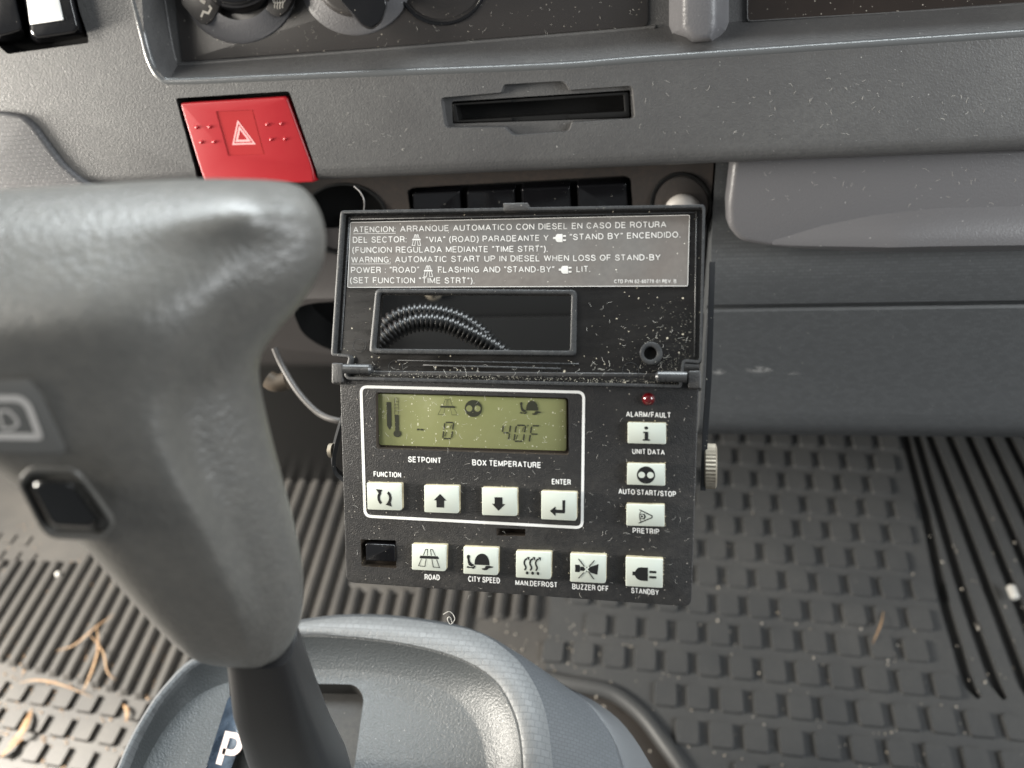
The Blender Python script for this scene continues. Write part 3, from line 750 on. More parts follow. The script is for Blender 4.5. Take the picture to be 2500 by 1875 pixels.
def road(lcd=False):
    w = .026 if not lcd else .02
    P = [('p', [(.30, .50), (.33, .57), (.98, .57), (1.03, .50), (1.02, .46), (.30, .46)])]
    P += [('s', [(.44, .585), (.52, .82), (.60, .82), (.585, .585)], w, False), ('s', [(.74, .585), (.70, .82), (.78, .82), (.89, .585)], w, False)]
    P += [('s', [(.37, .445), (.26, .17), (.50, .16), (.545, .445)], w, False), ('s', [(.765, .445), (.82, .15), (1.06, .14), (.94, .445)], w, False)]
    if lcd: P = P[:1]+[('s', [(.44, .585), (.56, .93), (.64, .93), (.61, .585)], w, False), ('s', [(.69, .585), (.68, .93), (.78, .93), (.90, .585)], w, False),
                       ('s', [(.36, .445), (.20, .08), (.48, .08), (.53, .445)], w, False), ('s', [(.80, .445), (.88, .08), (1.16, .08), (.97, .445)], w, False)]
    return P
def plug():
    body = [(.24, .52), (.33, .52)] + [(.36+.02, .60), (.44, .66), (.55, .68), (.78, .68), (.78, .22), (.55, .22), (.44, .25), (.36, .32), (.33, .39), (.24, .39)]
    return [('p', body), ('p', rpoly([(.83, .58), (1.08, .58), (1.08, .50), (.83, .50)], .03, 3)), ('p', rpoly([(.83, .40), (1.08, .40), (1.08, .32), (.83, .32)], .03, 3))]
def robot(): return [('p', ell(.65, .48, .31, .40, 36)), ('w', ell(.50, .48, .115, .145, 20)), ('w', ell(.80, .48, .115, .145, 20))]
SYM = {
 'cycle': [('p', ell(.66, .46, .27, .30, 12, 235, 130)+list(reversed(ell(.66, .46, .17, .20, 12, 235, 130)))), ('p', [(.34, .78), (.58, .76), (.50, .54)]),
           ('p', ell(.66, .46, .27, .30, 12, 55, -50)+list(reversed(ell(.66, .46, .17, .20, 12, 55, -50)))), ('p', [(.70, .20), (.93, .14), (.86, .42)])],
 'up': [('p', [(.60, .70), (.84, .46), (.75, .46), (.75, .20), (.46, .20), (.46, .46), (.36, .46)])],
 'down': [('p', [(.47, .67), (.76, .67), (.76, .43), (.87, .43), (.61, .18), (.37, .43), (.47, .43)])],
 'enter': [('p', [(.78, .71), (.88, .71), (.88, .30), (.85, .25), (.53, .25), (.53, .14), (.32, .32), (.53, .48), (.53, .37), (.78, .37)])],
 'info': [('p', ell(.63, .76, .065, .075, 20)), ('p', [(.53, .58), (.70, .58), (.70, .22), (.76, .22), (.76, .15), (.52, .15), (.52, .22), (.58, .22), (.58, .51), (.53, .51)])],
 'robot': robot(),
 'eye': [('s', [(.44, .76), (.88, .49), (.88, .41), (.42, .14)], .045, False), ('s', [(.50, .68), (.46, .60), (.45, .45), (.46, .32), (.50, .22)], .03, False), ('p', ell(.535, .45, .095, .13, 24)), ('w', ell(.535, .45, .065, .09, 20)), ('p', ell(.53, .45, .04, .055, 16)), ('s', [(.60, .58), (.66, .45), (.60, .32)], .03, False)],
 'road': road(), 'turtle': turtle(), 'plug': plug(),
 'defrost': sum([[('s', [tuple(q[:2]) for q in spline([(.32+.21*k, .30, 0), (.37+.21*k, .40, 0), (.31+.21*k, .56, 0), (.34+.21*k, .68, 0), (.42+.21*k, .74, 0)], 4)], .062, False), ('p', [(.40+.21*k, .80), (.50+.21*k, .80), (.49+.21*k, .66)]), ('p', ell(.42+.20*k, .20, .05, .06, 14))] for k in range(3)], []),
 'horn': [('p', [(.18, .62), (.34, .62), (.36, .54), (.36, .44), (.34, .36), (.18, .36)]), ('p', [(.37, .56), (.70, .55), (1.03, .68), (.99, .30), (.70, .37), (.37, .42)]),
          ('ws', [(.32, .80), (.85, .18)], .055, False), ('ws', [(.32, .17), (.86, .76)], .055, False), ('s', [(.30, .83), (.52, .565)], .032, False), ('s', [(.66, .40), (.87, .14)], .032, False), ('s', [(.30, .14), (.50, .36)], .032, False), ('s', [(.68, .565), (.88, .80)], .032, False)],
}
def sym(name, key, pl, quad, h, m, parent, white=None, inset=0.0):
    """quad TL,TR,BR,BL px; maps x 0..1.3, y 0..1"""
    TL, TR, BR, BL = [Vector(q) for q in quad]
    def mp(x, y):
        u = x/1.3; v = 1-y
        return (TL*(1-u)*(1-v)+TR*u*(1-v)+BR*u*v+BL*(1-u)*v)
    b = bmesh.new(); k = 0; sc = (TL-BL).length
    for it in (SYM[key] if isinstance(key, str) else key):
        hh = h + k*.00002; k += 1; n0 = len(b.faces)
        pts = [tuple(mp(*p)) for p in it[1]]
        if it[0] in ('p', 'w'): flat(b, pl, pts, hh)
        else: stroke(b, pl, pts, it[2]*sc, hh, it[3])
        b.faces.ensure_lookup_table()
        if it[0] in ('w', 'ws'):
            for f in b.faces[n0:]: f.material_index = 1
    return finish(name, b, [m, white or m], parent, smooth=False)
BT = .0026
KQ = []
def key(quad, icon, chamfer=True):
    q = [tuple(p) for p in quad]
    KQ.append((0, q))
    o = prism_bm([PT.at(x, y, BT) for x, y in rpoly(q, [3, 3, 7 if chamfer else 3, 3], 3)],
                 [PT.at(x, y, -.001) for x, y in [(0, 0)]*0] or [PT.at(x, y, BT)-PT.n*.0036 + EX*.0003*0 for x, y in rpoly(q, [3, 3, 7 if chamfer else 3, 3], 3)], .00035, 2)
    o.normal_update()
    for f in o.faces:
        if abs(f.normal.dot(PT.n)) < .3: f.material_index = 1
    k = finish('key', o, [M['button'], M['grime']], ctl)
    sym('symbol', icon, PT, q, BT+.00008, M['ink'], k, M['button'])
    return k
key([c5(128, 955), c5(442, 962), c5(446, 1205), c5(136, 1196)], 'cycle')
key([c5(645, 977), c5(960, 984), c5(960, 1232), c5(648, 1220)], 'up')
key([c5(1165, 998), c5(1483, 1006), c5(1485, 1256), c5(1168, 1246)], 'down')
key([c5(1700, 1030), c5(2022, 1040), c5(2018, 1298), c5(1700, 1284)], 'enter')
key([c6(755, 405), c6(1006, 411), c6(1005, 548), c6(755, 542)], 'info', False)
key([c6(752, 672), c6(1000, 678), c6(999, 820), c6(750, 812)], 'robot', False)
key([c6(747, 938), c6(996, 944), c6(995, 1087), c6(747, 1080)], 'eye', False)
key([c6(25, 1246), c6(258, 1252), c6(254, 1432), c6(25, 1418)], 'defrost')
key([c6(380, 1262), c6(616, 1272), c6(612, 1458), c6(380, 1446)], 'horn')
key([c6(742, 1284), c6(986, 1298), c6(983, 1488), c6(742, 1475)], 'plug', False)
key([c7(567, 1240), c7(802, 1247), c7(797, 1425), c7(567, 1413)], 'road')
key([c7(915, 1258), c7(1152, 1267), c7(1149, 1452), c7(915, 1440)], 'turtle')
led = finish('alarm_light', dome_bm(PT, *c6(891, 252), 16, .0032, -.0002, n=24), M['led'], ctl)
# display content
PS = PT.off(-.0020)
bm = bmesh.new()
def seg(pts, w, h=0): stroke(bm, PS, [c5(*p) for p in pts], w/3.687, h)
flat(bm, PS, [c5(308, 226), c5(348, 228), c5(352, 440), c5(336, 478), c5(314, 440)], 0)
th = [c5(x, y) for x, y in [(382, 335), (380, 205), (388, 190), (400, 188), (412, 195), (414, 335)]]
stroke(bm, PS, th, .9, 0)
for y in (222, 250, 278, 306): seg([(383, y), (412, y+1)], 3, .00002)
flat(bm, PS, [c5(382, 340), c5(417, 341), c5(420, 485), c5(386, 485)], 0)
flat(bm, PS, [c5(x, y) for x, y in ell(405, 511, 34, 32, 24)], .00003)
finish('display_gauge', bm, M['seg'], screen, smooth=False); bm = bmesh.new()
seg([(583, 473), (605, 474)], 15); seg([(615, 475), (640, 476)], 15)
def digit(x0, y0, x1, y1, segs, sl=12, w=13):
    ym = (y0+y1)/2
    def X(x, y): return (x + sl*(y1-y)/(y1-y0) - sl/2, y)
    g = 8
    D = {'a': [(x0+g, y0), (x1-g, y0+1)], 'b': [(x1, y0+g), (x1, ym-g)], 'c': [(x1, ym+g), (x1, y1-g)], 'd': [(x0+g, y1), (x1-g, y1)],
         'e': [(x0, ym+g), (x0, y1-g)], 'f': [(x0, y0+g), (x0, ym-g)], 'g': [(x0+g, ym), (x1-g, ym+1)],
         's': [(x1-16, y0+20), (x1-26, ym-14)], 't': [(x0+26, ym+14), (x0+16, y1-20)]}
    for s in segs: seg([X(*p) for p in D[s]], w if s not in 'st' else 6)
digit(824, 410, 903, 556, 'abcdefst', 20)
finish('display_digits', bm, M['seg'], screen, smooth=False); bm = bmesh.new()
digit(1352, 432, 1416, 574, 'bcfg', 20)
digit(1466, 436, 1550, 580, 'abcdefst', 22)
seg([(1584, 432), (1580, 446)], 9)
digit(1604, 440, 1676, 590, 'aefg', 24)
segs = finish('display_digits', bm, M['seg'], screen, smooth=False)
def quadpx(x0, y0, x1, y1, cf, sk=.02): return [cf(x0, y0), cf(x1, y0+(x1-x0)*sk), cf(x1, y1+(x1-x0)*sk), cf(x0, y1)]
sym('display_symbol', road(True), PS, quadpx(735, 188, 975, 352, c5), 0, M['seg'], screen)
sym('display_symbol', robot(), PS, quadpx(929, 182, 1251, 374, c5), 0, M['seg'], screen, M['lcd'])
sym('display_symbol', turtle(), PS, quadpx(1485, 165, 1735, 378, c5), 0, M['seg'], screen)

# ---------- lid
lid_out = [c4(x, y) for x, y in rpoly([(113, 75), (2074, 42), (2084, 62), (2066, 880), (2050, 900), (1972, 893), (1958, 1000), (1955, 1032), (150, 988), (132, 965), (157, 868), (62, 858), (64, 820)], [20, 16, 6, 14, 14, 10, 6, 16, 14, 10, 10, 16, 6], 4)]
RH = .0032
PLb = PL.off(-RH)
# base plate: outline seen through the rim top plane, pushed down
base = prism_bm([PL.at(x, y)-PL.n*RH for x, y in lid_out], [PL.at(x, y)-PL.n*(RH+.0020) for x, y in lid_out])
lidp = finish('lid', base, M['lid'], ctl)
wout = rpoly([c4(300, 496), c4(1388, 503), c4(1384, 858), c4(266, 846)], 12, 4)
win = rpoly([c4(322, 520), c4(1360, 524), c4(1352, 832), c4(296, 820)], 8, 4)
cut(lidp, hole(PL, win, .01, .02))
n_in = offset_poly(lid_out, -7)
rim = finish('rim', ring_bm(PL, lid_out, n_in, 0, RH+.0002, .0006), M['rim'], lidp)
finish('window_frame', ring_bm(PL, wout, win, -.0012, RH-.0010+.0022, .0005), M['rim'], lidp)
# inner step ribs along the sides
bm = bmesh.new()
stroke_pts = [[c4(160, 110), c4(112, 830)], [c4(2036, 80), c4(2026, 865)]]
for a_, b_ in stroke_pts:
    w = 4
    prism(None, PL, [(a_[0]-w/2, a_[1]), (a_[0]+w/2, a_[1]), (b_[0]+w/2, b_[1]), (b_[0]-w/2, b_[1])], -.0024, RH-.0025, None, None, bevel=.0003, bm=bm)
prism(None, PL, [c4(165, 118), c4(2030, 82), c4(2030, 88), c4(165, 126)], -.0022, RH-.0025, None, None, bevel=.0003, bm=bm)
finish('side_rib', bm, M['rim'], lidp)
PLa = PLb.off(.0005)
lb = rpoly([c4(166, 138), c4(2000, 98), c4(1990, 484), c4(150, 492)], 4, 3)
label = prism('warning_label', PLa, lb, 0, .0004, M['label'], lidp)
bm = bmesh.new(); flat_ring(bm, PLa, lb, offset_poly(lb, -1.6), .00008)
UL = vup(-.012, -1)
def lt(body, a, b_, h=33, w=.135): text('', body, PLa, c4(*a), c4(*b_), h/2.212, None, None, off=.0001, weight=w, up=UL, bm=bm)
lt('ATENCION:', (183, 195), (410, 192))
lt('ARRANQUE AUTOMATICO CON DIESEL EN CASO DE ROTURA', (436, 191), (1873, 166))
lt('DEL SECTOR:', (180, 250), (470, 247))
lt('“VIA” (ROAD) PARADEANTE Y', (575, 249), (1237, 239)); lt('“STAND BY” ENCENDIDO.', (1352, 235), (1948, 221))
lt('(FUNCION REGULADA MEDIANTE “TIME STRT”).', (177, 305), (1232, 298))
lt('WARNING:', (172, 358), (384, 357)); lt('AUTOMATIC START UP IN DIESEL WHEN LOSS OF STAND-BY', (408, 356), (1842, 344))
lt('POWER : “ROAD”', (170, 413), (538, 411)); lt('FLASHING AND “STAND-BY”', (640, 411), (1268, 409)); lt('LIT.', (1388, 408), (1462, 407))
lt('(SET FUNCTION “TIME STRT”).', (165, 468), (837, 470))
lt('CTD P/N 62-60779-01 REV. B', (1592, 468), (1927, 467), 20, .15)
for a_, b_ in (((183, 201), (412, 198)), ((172, 364), (386, 363))): stroke(bm, PLa, [c4(*a_), c4(*b_)], 1.1, .00012)
finish('printed_text', bm, M['worn'], label, smooth=False)
RI = [('p', [(.12, .52), (.16, .62), (1.14, .62), (1.18, .52), (1.18, .48), (.12, .48)])] + [('s', [(.34, .66), (.46, 1.0), (.58, 1.0), (.58, .66)], .06, False), ('s', [(.74, .66), (.72, 1.0), (.84, 1.0), (.98, .66)], .06, False), ('s', [(.26, .44), (.12, .0), (.46, .0), (.54, .44)], .06, False), ('s', [(.78, .44), (.84, .0), (1.18, .0), (1.04, .44)], .06, False)]
PI = [('p', [(.0, .40), (.22, .40), (.32, .8), (.5, .98), (.92, .98), (.92, .02), (.5, .02), (.32, .2), (.22, .6-.0), (.0, .6)][:0] or [(.0, .40), (.0, .62), (.22, .64), (.30, .90), (.44, 1.0), (.94, 1.0), (.94, .0), (.44, .0), (.30, .12), (.22, .38)]), ('p', [(.98, .86), (1.28, .86), (1.28, .66), (.98, .66)]), ('p', [(.98, .34), (1.28, .34), (1.28, .14), (.98, .14)])]
for q in ((495, 206, 552, 264), (558, 374, 616, 432)): sym('printed_symbol', RI, PLa, [c4(q[0], q[1]), c4(q[2], q[1]), c4(q[2], q[3]), c4(q[0], q[3])], .0001, M['worn'], label)
for q in ((1262, 202, 1332, 246), (1292, 374, 1362, 416)): sym('printed_symbol', PI, PLa, [c4(q[0], q[1]), c4(q[2], q[1]), c4(q[2], q[3]), c4(q[0], q[3])], .0001, M['worn'], label)
# screw boss and ejector marks
finish('boss', ring_bm(PLb, ell(*c4(1790, 845), 28, 28, 32), ell(*c4(1786, 845), 16, 16, 32), .0028, .003, .0005), M['rim'], lidp)
prism('boss_hole', PLb, ell(*c4(1786, 845), 15.5, 15.5, 32), .0006, .0005, M['void'], lidp)
for x, y, r in ((215, 805, 36), (410, 925, 40), (1243, 935, 44), (1680, 940, 45)):
    e = ell(*c4(x, y), r/2.212, r/2.212, 40); finish('moulding_ring', ring_bm(PLb, e, offset_poly(e, -.9), .0002, .0004), M['rim'], lidp)
# ribs along lower edge
bm = bmesh.new(); prism(None, PLb, [c4(420, 880), c4(1400, 900), c4(1400, 907), c4(420, 887)], .0006, .001, None, None, bevel=.0002, bm=bm)
prism(None, PLb, [c4(560, 905), c4(1300, 925), c4(1300, 934), c4(560, 914)], .0006, .001, None, None, bevel=.0002, bm=bm)
finish('stiffener', bm, M['rim'], lidp)
# hinge pins and lugs
for pts in ([(135, 930), (285, 933)], [(1815, 972), (1985, 975)]):
    a_, b_ = [PL.at(*c4(*p), -.0006) for p in pts]
    d = (b_-a_).normalized()
    P = [a_, b_-d*.001, b_] if pts[0][0] < 500 else [a_, a_+d*.001, b_]
    R = [.0023, .0023, .0013] if pts[0][0] < 500 else [.0013, .0023, .0023]
    finish('hinge_pin', tube_bm(P, R, 20), M['rim'], lidp)
for q in ([(64, 895), (128, 898), (128, 1005), (64, 1012)], [(1990, 940), (2060, 938), (2062, 1038), (1990, 1036)]):
    prism('hinge_lug', PL, rpoly([c4(*p) for p in q], 5, 3), -.0005, .012, M['case'], ctl, bevel=.0012, seg=3)
prism('latch_tab', PL, rpoly([c4(990, 34), c4(1125, 32), c4(1132, 72), c4(994, 76)], 2, 2), .0002, .006, M['case'], lidp, bevel=.0004)
# mounting bracket + thumb screw
br = PT.off(-.012)
b = bmesh.new()
P0 = [(1734, 640), (1725, 900), (1722, 1150), (1712, 1190)]
def strip(pl_pts, wdir, w, t, bm):
    """bent strip: centre line points, width dir, width, thickness"""
    rows = []
    for i, p in enumerate(pl_pts):
        tdir = (pl_pts[min(i+1, len(pl_pts)-1)]-pl_pts[max(i-1, 0)]).normalized(); nn = tdir.cross(wdir).normalized()
        rows.append([bm.verts.new(p+wdir*w/2*s+nn*t/2*q) for s, q in ((1, 1), (1, -1), (-1, -1), (-1, 1))])
    for a_, c_ in zip(rows, rows[1:]):
        for k in range(4): bm.faces.new((a_[k], a_[(k+1) % 4], c_[(k+1) % 4], c_[k]))
    bm.faces.new(rows[0]); bm.faces.new(list(reversed(rows[-1]))); bmesh.ops.recalc_face_normals(bm, faces=bm.faces)
cl = spline([PT.at(1739, 640, -.014), PT.at(1731, 900, -.014), PT.at(1722, 1050, -.014), PT.at(1719, 1120, -.014), PT.at(1716, 1188, -.014)], 6)
strip(cl, PT.n, .013, .0022, b)
bracket = finish('bracket', b, M['bracket'], ctl)
b = bmesh.new()
cl = spline([PT.at(838, 1020, -.014), PT.at(822, 1075, -.014), PT.at(814, 1120, -.014), PT.at(820, 1150, -.014), PT.at(845, 1170, -.014)], 6)
strip(cl, (PT.n+EX*.55).normalized(), .012, .0018, b); finish('bracket', b, M['bracket'], ctl)
finish('bracket_rivet', tube_bm([PT.at(806, 1100, -.012), PT.at(815, 1100, -.012)], .0035, 16), M['metal'], ctl)
ax = EX; c0 = PT.at(1737, 1138, -.012)
b = bmesh.new(); n = 72; rings = []
s1 = EY; s2 = PT.n
for (dx, r) in ((-.0030, .0082), (-.0024, .0092), (.0016, .0092), (.0022, .0084)):
    rings.append([b.verts.new(c0+ax*dx+(s1*math.cos(2*math.pi*k/n)+s2*math.sin(2*math.pi*k/n))*(r+(.0004 if (k % 2 and r > .009) else 0))) for k in range(n)])
for a_, c_ in zip(rings, rings[1:]):
    for k in range(n): b.faces.new((a_[k], a_[(k+1) % n], c_[(k+1) % n], c_[k]))
b.faces.new(rings[0]); b.faces.new(list(reversed(rings[-1]))); bmesh.ops.recalc_face_normals(b, faces=b.faces)
finish('thumb_screw', b, M['metal'], ctl, angle=20)

# ================================================================== cables
def conduit(px, dd, r, n, label, per=16):
    P = resample(spline([dep(*c4(x, y), dd) for x, y in px], 40), n)
    rr = [r*(1.0 if (i % per) in (1, 2, 3, 4, 5, 6, 7) else .92 if (i % per) in (0, 8) else .78) for i in range(n)]
    o = finish('corrugated_conduit', tube_bm(P, rr, 20), M['cable'], None, angle=80)
    tag(o, label, 'cable'); return o
conduit([(260, 860), (350, 775), (430, 715), (540, 678), (680, 688), (800, 738), (900, 790), (990, 850), (1060, 930)], .395, .0050, 560, 'black corrugated conduit, the lower and nearer of two arching behind the lid window')
conduit([(240, 830), (330, 740), (400, 665), (500, 630), (620, 628), (750, 660), (850, 722), (930, 800), (1000, 900)], .408, .0050, 560, 'black corrugated conduit, the upper and farther of two arching behind the lid window')
w = finish('white_wire', tube_bm(spline([dep(670, 850, .46), dep(690, 895, .46), dep(730, 960, .455), dep(780, 1010, .45), dep(830, 1028, .445), dep(880, 1030, .45)], 8), .0019, 10), M['wired'], None)
tag(w, 'thin pale wire sagging in the dark gap left of the control box', 'wire')
w = finish('thin_loop', tube_bm(spline([dep(865, 455, .425), dep(880, 470, .42), dep(889, 490, .415), dep(888, 520, .415)], 8), .00042, 6), M['wired'], None)
tag(w, 'thin pale cord loop in front of the black round socket', 'cord')
w = finish('tan_connector', tube_bm(spline([dep(655, 925, .50), dep(675, 935, .50), dep(700, 930, .50)], 6), .006, 12), M['tan'], None)
tag(w, 'blurred tan connector under the dash beside the pale wire', 'connector')

# ================================================================== CONSOLE
zc = (dep(900, 1800, .42)).z
con = thing('shift_console', 'pale grey centre console hump with woven-look rim around shift gate', 'console', (0, .1, .02))
NR = 90
def crv(pts, z):
    return [hitz(x, y, z) for x, y in pts]
O_ = [(170, 2300), (262, 1960), (294, 1875), (327, 1801), (374, 1721), (411, 1674), (460, 1623), (560, 1565), (650, 1535), (736, 1519), (826, 1507), (925, 1506), (1007, 1513), (1079, 1524), (1142, 1536), (1192, 1556)]
W_ = O_ + [(1240, 1590), (1278, 1628), (1314, 1689), (1337, 1762), (1350, 1875), (1354, 1960), (1358, 2300)]
I_ = [(176, 2300), (268, 1960), (300, 1877), (333, 1803), (380, 1724), (417, 1679), (466, 1630), (560, 1583), (650, 1560), (738, 1549), (853, 1553), (962, 1566), (1043, 1582), (1097, 1597), (1142, 1615), (1183, 1638), (1219, 1670), (1246, 1714), (1265, 1764), (1274, 1816), (1278, 1875), (1280, 1960), (1282, 2300)]
C_ = [(250, 2300), (318, 1960), (345, 1885), (380, 1815), (425, 1750), (480, 1700), (550, 1668), (650, 1645), (760, 1637), (880, 1642), (990, 1658), (1060, 1680), (1110, 1708), (1150, 1755), (1172, 1805), (1185, 1875), (1190, 1960), (1195, 2300)]
D_ = O_[:-1] + [(1192, 1560), (1300, 1618), (1387, 1680), (1420, 1703), (1459, 1745), (1495, 1804), (1518, 1880), (1535, 1960), (1560, 2300)]
E_ = O_[:-1] + [(1192, 1560), (1290, 1612), (1387, 1678), (1440, 1705), (1504, 1750), (1549, 1803), (1595, 1878), (1640, 1960), (1750, 2300)]
def ringz(px, z, n=NR): return resample(spline(crv(px, z), 6), n)
def smooth_loft(rings, m_, name, par, closed=False, cap=False):
    b = bmesh.new(); V = [[b.verts.new(p) for p in r] for r in rings]
    n = len(V[0])
    for a_, c_ in zip(V, V[1:]):
        for k in range(n if closed else n-1):
            j = (k+1) % n; b.faces.new((a_[k], a_[j], c_[j], c_[k]))
    if cap: b.faces.new(V[0]); b.faces.new(list(reversed(V[-1])))
    bmesh.ops.recalc_face_normals(b, faces=b.faces)
    return finish(name, b, m_, par, angle=50)
def lerp_ring(A_, B_, t, up_=0.0): return [a.lerp(b_, t)+Vector((0, 0, up_)) for a, b_ in zip(A_, B_)]
rI = ringz(I_, zc); rC = ringz(C_, zc-.016)
rI2 = [p-Vector((0, 0, .001)) for p in ringz(I_, zc)]
cov = [[p-Vector((0, 0, .04)) for p in rI], rI2, lerp_ring(rI2, rC, .06, .0006), lerp_ring(rI2, rC, .25, -.0018), lerp_ring(rI2, rC, .5, -.0020), lerp_ring(rI2, rC, .75, -.0015), lerp_ring(rI2, rC, .92, -.0004), rC]
b = bmesh.new(); V = [[b.verts.new(p) for p in r] for r in cov]
for a_, c_ in zip(V, V[1:]):
    for k in range(NR): b.faces.new((a_[k], a_[(k+1) % NR], c_[(k+1) % NR], c_[k]))
b.faces.new(V[0]); b.faces.new(list(reversed(V[-1]))); bmesh.ops.recalc_face_normals(b, faces=b.faces)
cover = finish('cover', b, M['console'], con, angle=50)
PZ = Plane((0, 0, zc-.016), (0, 0, 1))
slot_px = rpoly([(560, 1664), (868, 1670), (890, 1700), (866, 1875), (830, 2100), (560, 2100)], [0, 24, 20, 0, 0, 0], 5)
cut(cover, prism_bm([PZ.at(x, y)+PZ.n*.01 for x, y in slot_px], [PZ.at(x, y)-PZ.n*.013 for x, y in offset_poly(slot_px, -2)]), M['gate'])
st = rpoly([c for c in [(556, 1704), (572, 1690), (608, 1692), (627, 1720), (562, 1880), (510, 2030), (432, 2030), (500, 1880)]], [10, 12, 14, 8, 0, 0, 0, 0], 5)
strip_o = prism('gate_strip', PZ, st, .0005, .001, M['strip'], con, bevel=.0003)
text('gate_letter', 'P', PZ, (524, 1872), (574, 1882), 92, M['letter'], strip_o, off=.0007, weight=.16, up=vup(.30, -1))
bm = bmesh.new(); stroke(bm, PZ, [(640, 1820), (600, 2000)], 5, .0012); finish('gate_line', bm, M['red'], con, smooth=False)
zr = zc+.0015
rO0 = ringz([p for p in W_], zc)
up3 = lambda R, d: [p+Vector((0, 0, d)) for p in R]
def dif(px_in, z0, px_out, z1): pass
rIi = ringz(I_, zc+.0005)
rWw = ringz(W_, zc-.002)
ring_rings = [up3(rIi, -.006), rIi, lerp_ring(rIi, rWw, .12, .0016), lerp_ring(rIi, rWw, .4, .0030), lerp_ring(rIi, rWw, .75, .0022), rWw, ]
smooth_loft(ring_rings, M['ring'], 'woven_rim', con)
rD = ringz(D_, zc-.030); rE = ringz(E_, zc-.034); rW2 = up3(rWw, -.0004)
smooth_loft([rW2, lerp_ring(rW2, rD, .35, .0035), lerp_ring(rW2, rD, .7, .0028), rD], M['side'], 'side_panel', con)
outw = []
for k, p in enumerate(rE): outw.append(p)
sk = [up3(rD, -.0006), lerp_ring(up3(rD, -.0006), rE, .12, -.004), lerp_ring(rD, rE, .5, -.003), rE]
rG = [Vector((p.x+.03*(k/NR), p.y+.004, .012)) for k, p in enumerate(rE)]
rM = [p.lerp(q, .35)+Vector((.004, 0, 0)) for p, q in zip(rE, rG)]
smooth_loft(sk+[rM, rG], M['skirt'], 'skirt', con)

# ================================================================== SHIFTER
shf = thing('gear_shifter', 'grey T-handled gear selector with black thumb button, out of focus in front', 'gear lever', dep(775, 1880, .40))
T = [
 # L(x,y,d)          Lf               M(ridge)           Rm               R                 back depth
 ((-350, 492, .215), (-350, 478, .205), (300, 436, .205), (560, 424, .207), (690, 424, .214), .236),
 ((-350, 525, .200), (-350, 510, .197), (300, 475, .196), (590, 455, .194), (772, 462, .210), .242),
 ((-350, 600, .188), (-350, 575, .188), (300, 545, .187), (610, 525, .184), (810, 530, .208), .246),
 ((-350, 720, .182), (-350, 660, .183), (300, 620, .183), (590, 590, .189), (819, 600, .208), .246),
 ((-350, 800, .182), (-350, 760, .178), (250, 710, .178), (555, 690, .187), (803, 672, .210), .246),
 ((-350, 900, .186), (-350, 850, .176), (250, 795, .176), (520, 780, .188), (750, 748, .213), .246),
 ((-350, 990, .190), (-250, 950, .182), (240, 880, .181), (480, 880, .190), (680, 818, .217), .246),
 ((-350, 1050, .196), (-180, 1030, .187), (230, 970, .186), (430, 960, .192), (648, 868, .220), .248),
 ((-60, 1130, .204), (0, 1110, .194), (250, 1060, .190), (425, 1050, .194), (650, 935, .223), .252),
 ((30, 1195, .210), (90, 1180, .200), (300, 1150, .196), (460, 1150, .200), (672, 1040, .228), .256),
 ((118, 1265, .216), (180, 1255, .206), (370, 1240, .203), (510, 1240, .206), (705, 1170, .236), .262),
 ((210, 1355, .223), (270, 1350, .214), (430, 1340, .212), (560, 1345, .216), (738, 1300, .244), .270),
 ((300, 1460, .232), (350, 1455, .224), (480, 1440, .222), (605, 1450, .226), (756, 1415, .252), .280),
 ((395, 1558, .242), (430, 1550, .236), (530, 1530, .234), (635, 1540, .237), (746, 1515, .258), .288),
 ((455, 1608, .252), (480, 1602, .247), (560, 1592, .245), (640, 1600, .247), (708, 1588, .262), .290),
 ((510, 1628, .262), (530, 1630, .259), (580, 1640, .258), (625, 1640, .259), (660, 1628, .266), .284),
]
b = bmesh.new(); RR = []
STP = [0, 0, 0, 0, .002, .005, .008, .010, .010, .0095, .009, .008, .007, .005, .003, 0]
for (L0, Lf, Mm, Rm, R0, bd), stp in zip(T, STP):
    ring = [dep(*L0), dep(*Lf), dep((Lf[0]+Mm[0])/2, (Lf[1]+Mm[1])/2, (Lf[2]+Mm[2])/2), dep(*Mm),
            dep(Mm[0]*.45+Rm[0]*.55, Mm[1]*.45+Rm[1]*.55, Mm[2]*.45+Rm[2]*.55-stp*.15), dep(Rm[0]-30, Rm[1], Rm[2]-stp*.12), dep(Rm[0]+26, Rm[1], Rm[2]+stp*.85+.0015),
            dep(Rm[0]*.6+R0[0]*.4, Rm[1]*.6+R0[1]*.4, Rm[2]*.5+R0[2]*.5+stp*.1-.004), dep(Rm[0]*.2+R0[0]*.8, Rm[1]*.2+R0[1]*.8, Rm[2]*.25+R0[2]*.75-.003), dep(*R0)]
    # back side keeps inside the outline
    sr = R0[2]/bd; sl_ = L0[2]/bd
    def bk(P, t, d):
        # x position interpolated on the outline, scaled so that it stays hidden from the front
        x = L0[0]*(1-t)+R0[0]*t; y = L0[1]*(1-t)+R0[1]*t; return dep(x, y, d)
    ring += [bk(0, .93, (R0[2]+bd)/2), bk(0, .75, bd), bk(0, .45, bd+.003), bk(0, .2, bd), bk(0, .05, (L0[2]+bd)/2)]
    RR.append([b.verts.new(p) for p in ring])
n = len(RR[0])
for a_, c_ in zip(RR, RR[1:]):
    for k in range(n): b.faces.new((a_[k], a_[(k+1) % n], c_[(k+1) % n], c_[k]))
b.faces.new(RR[0]); b.faces.new(list(reversed(RR[-1]))); bmesh.ops.recalc_face_normals(b, faces=b.faces)
grip = finish('grip', b, M['grip'], shf, angle=180)
md = grip.modifiers.new('s', 'SUBSURF'); md.levels = 3; md.render_levels = 3
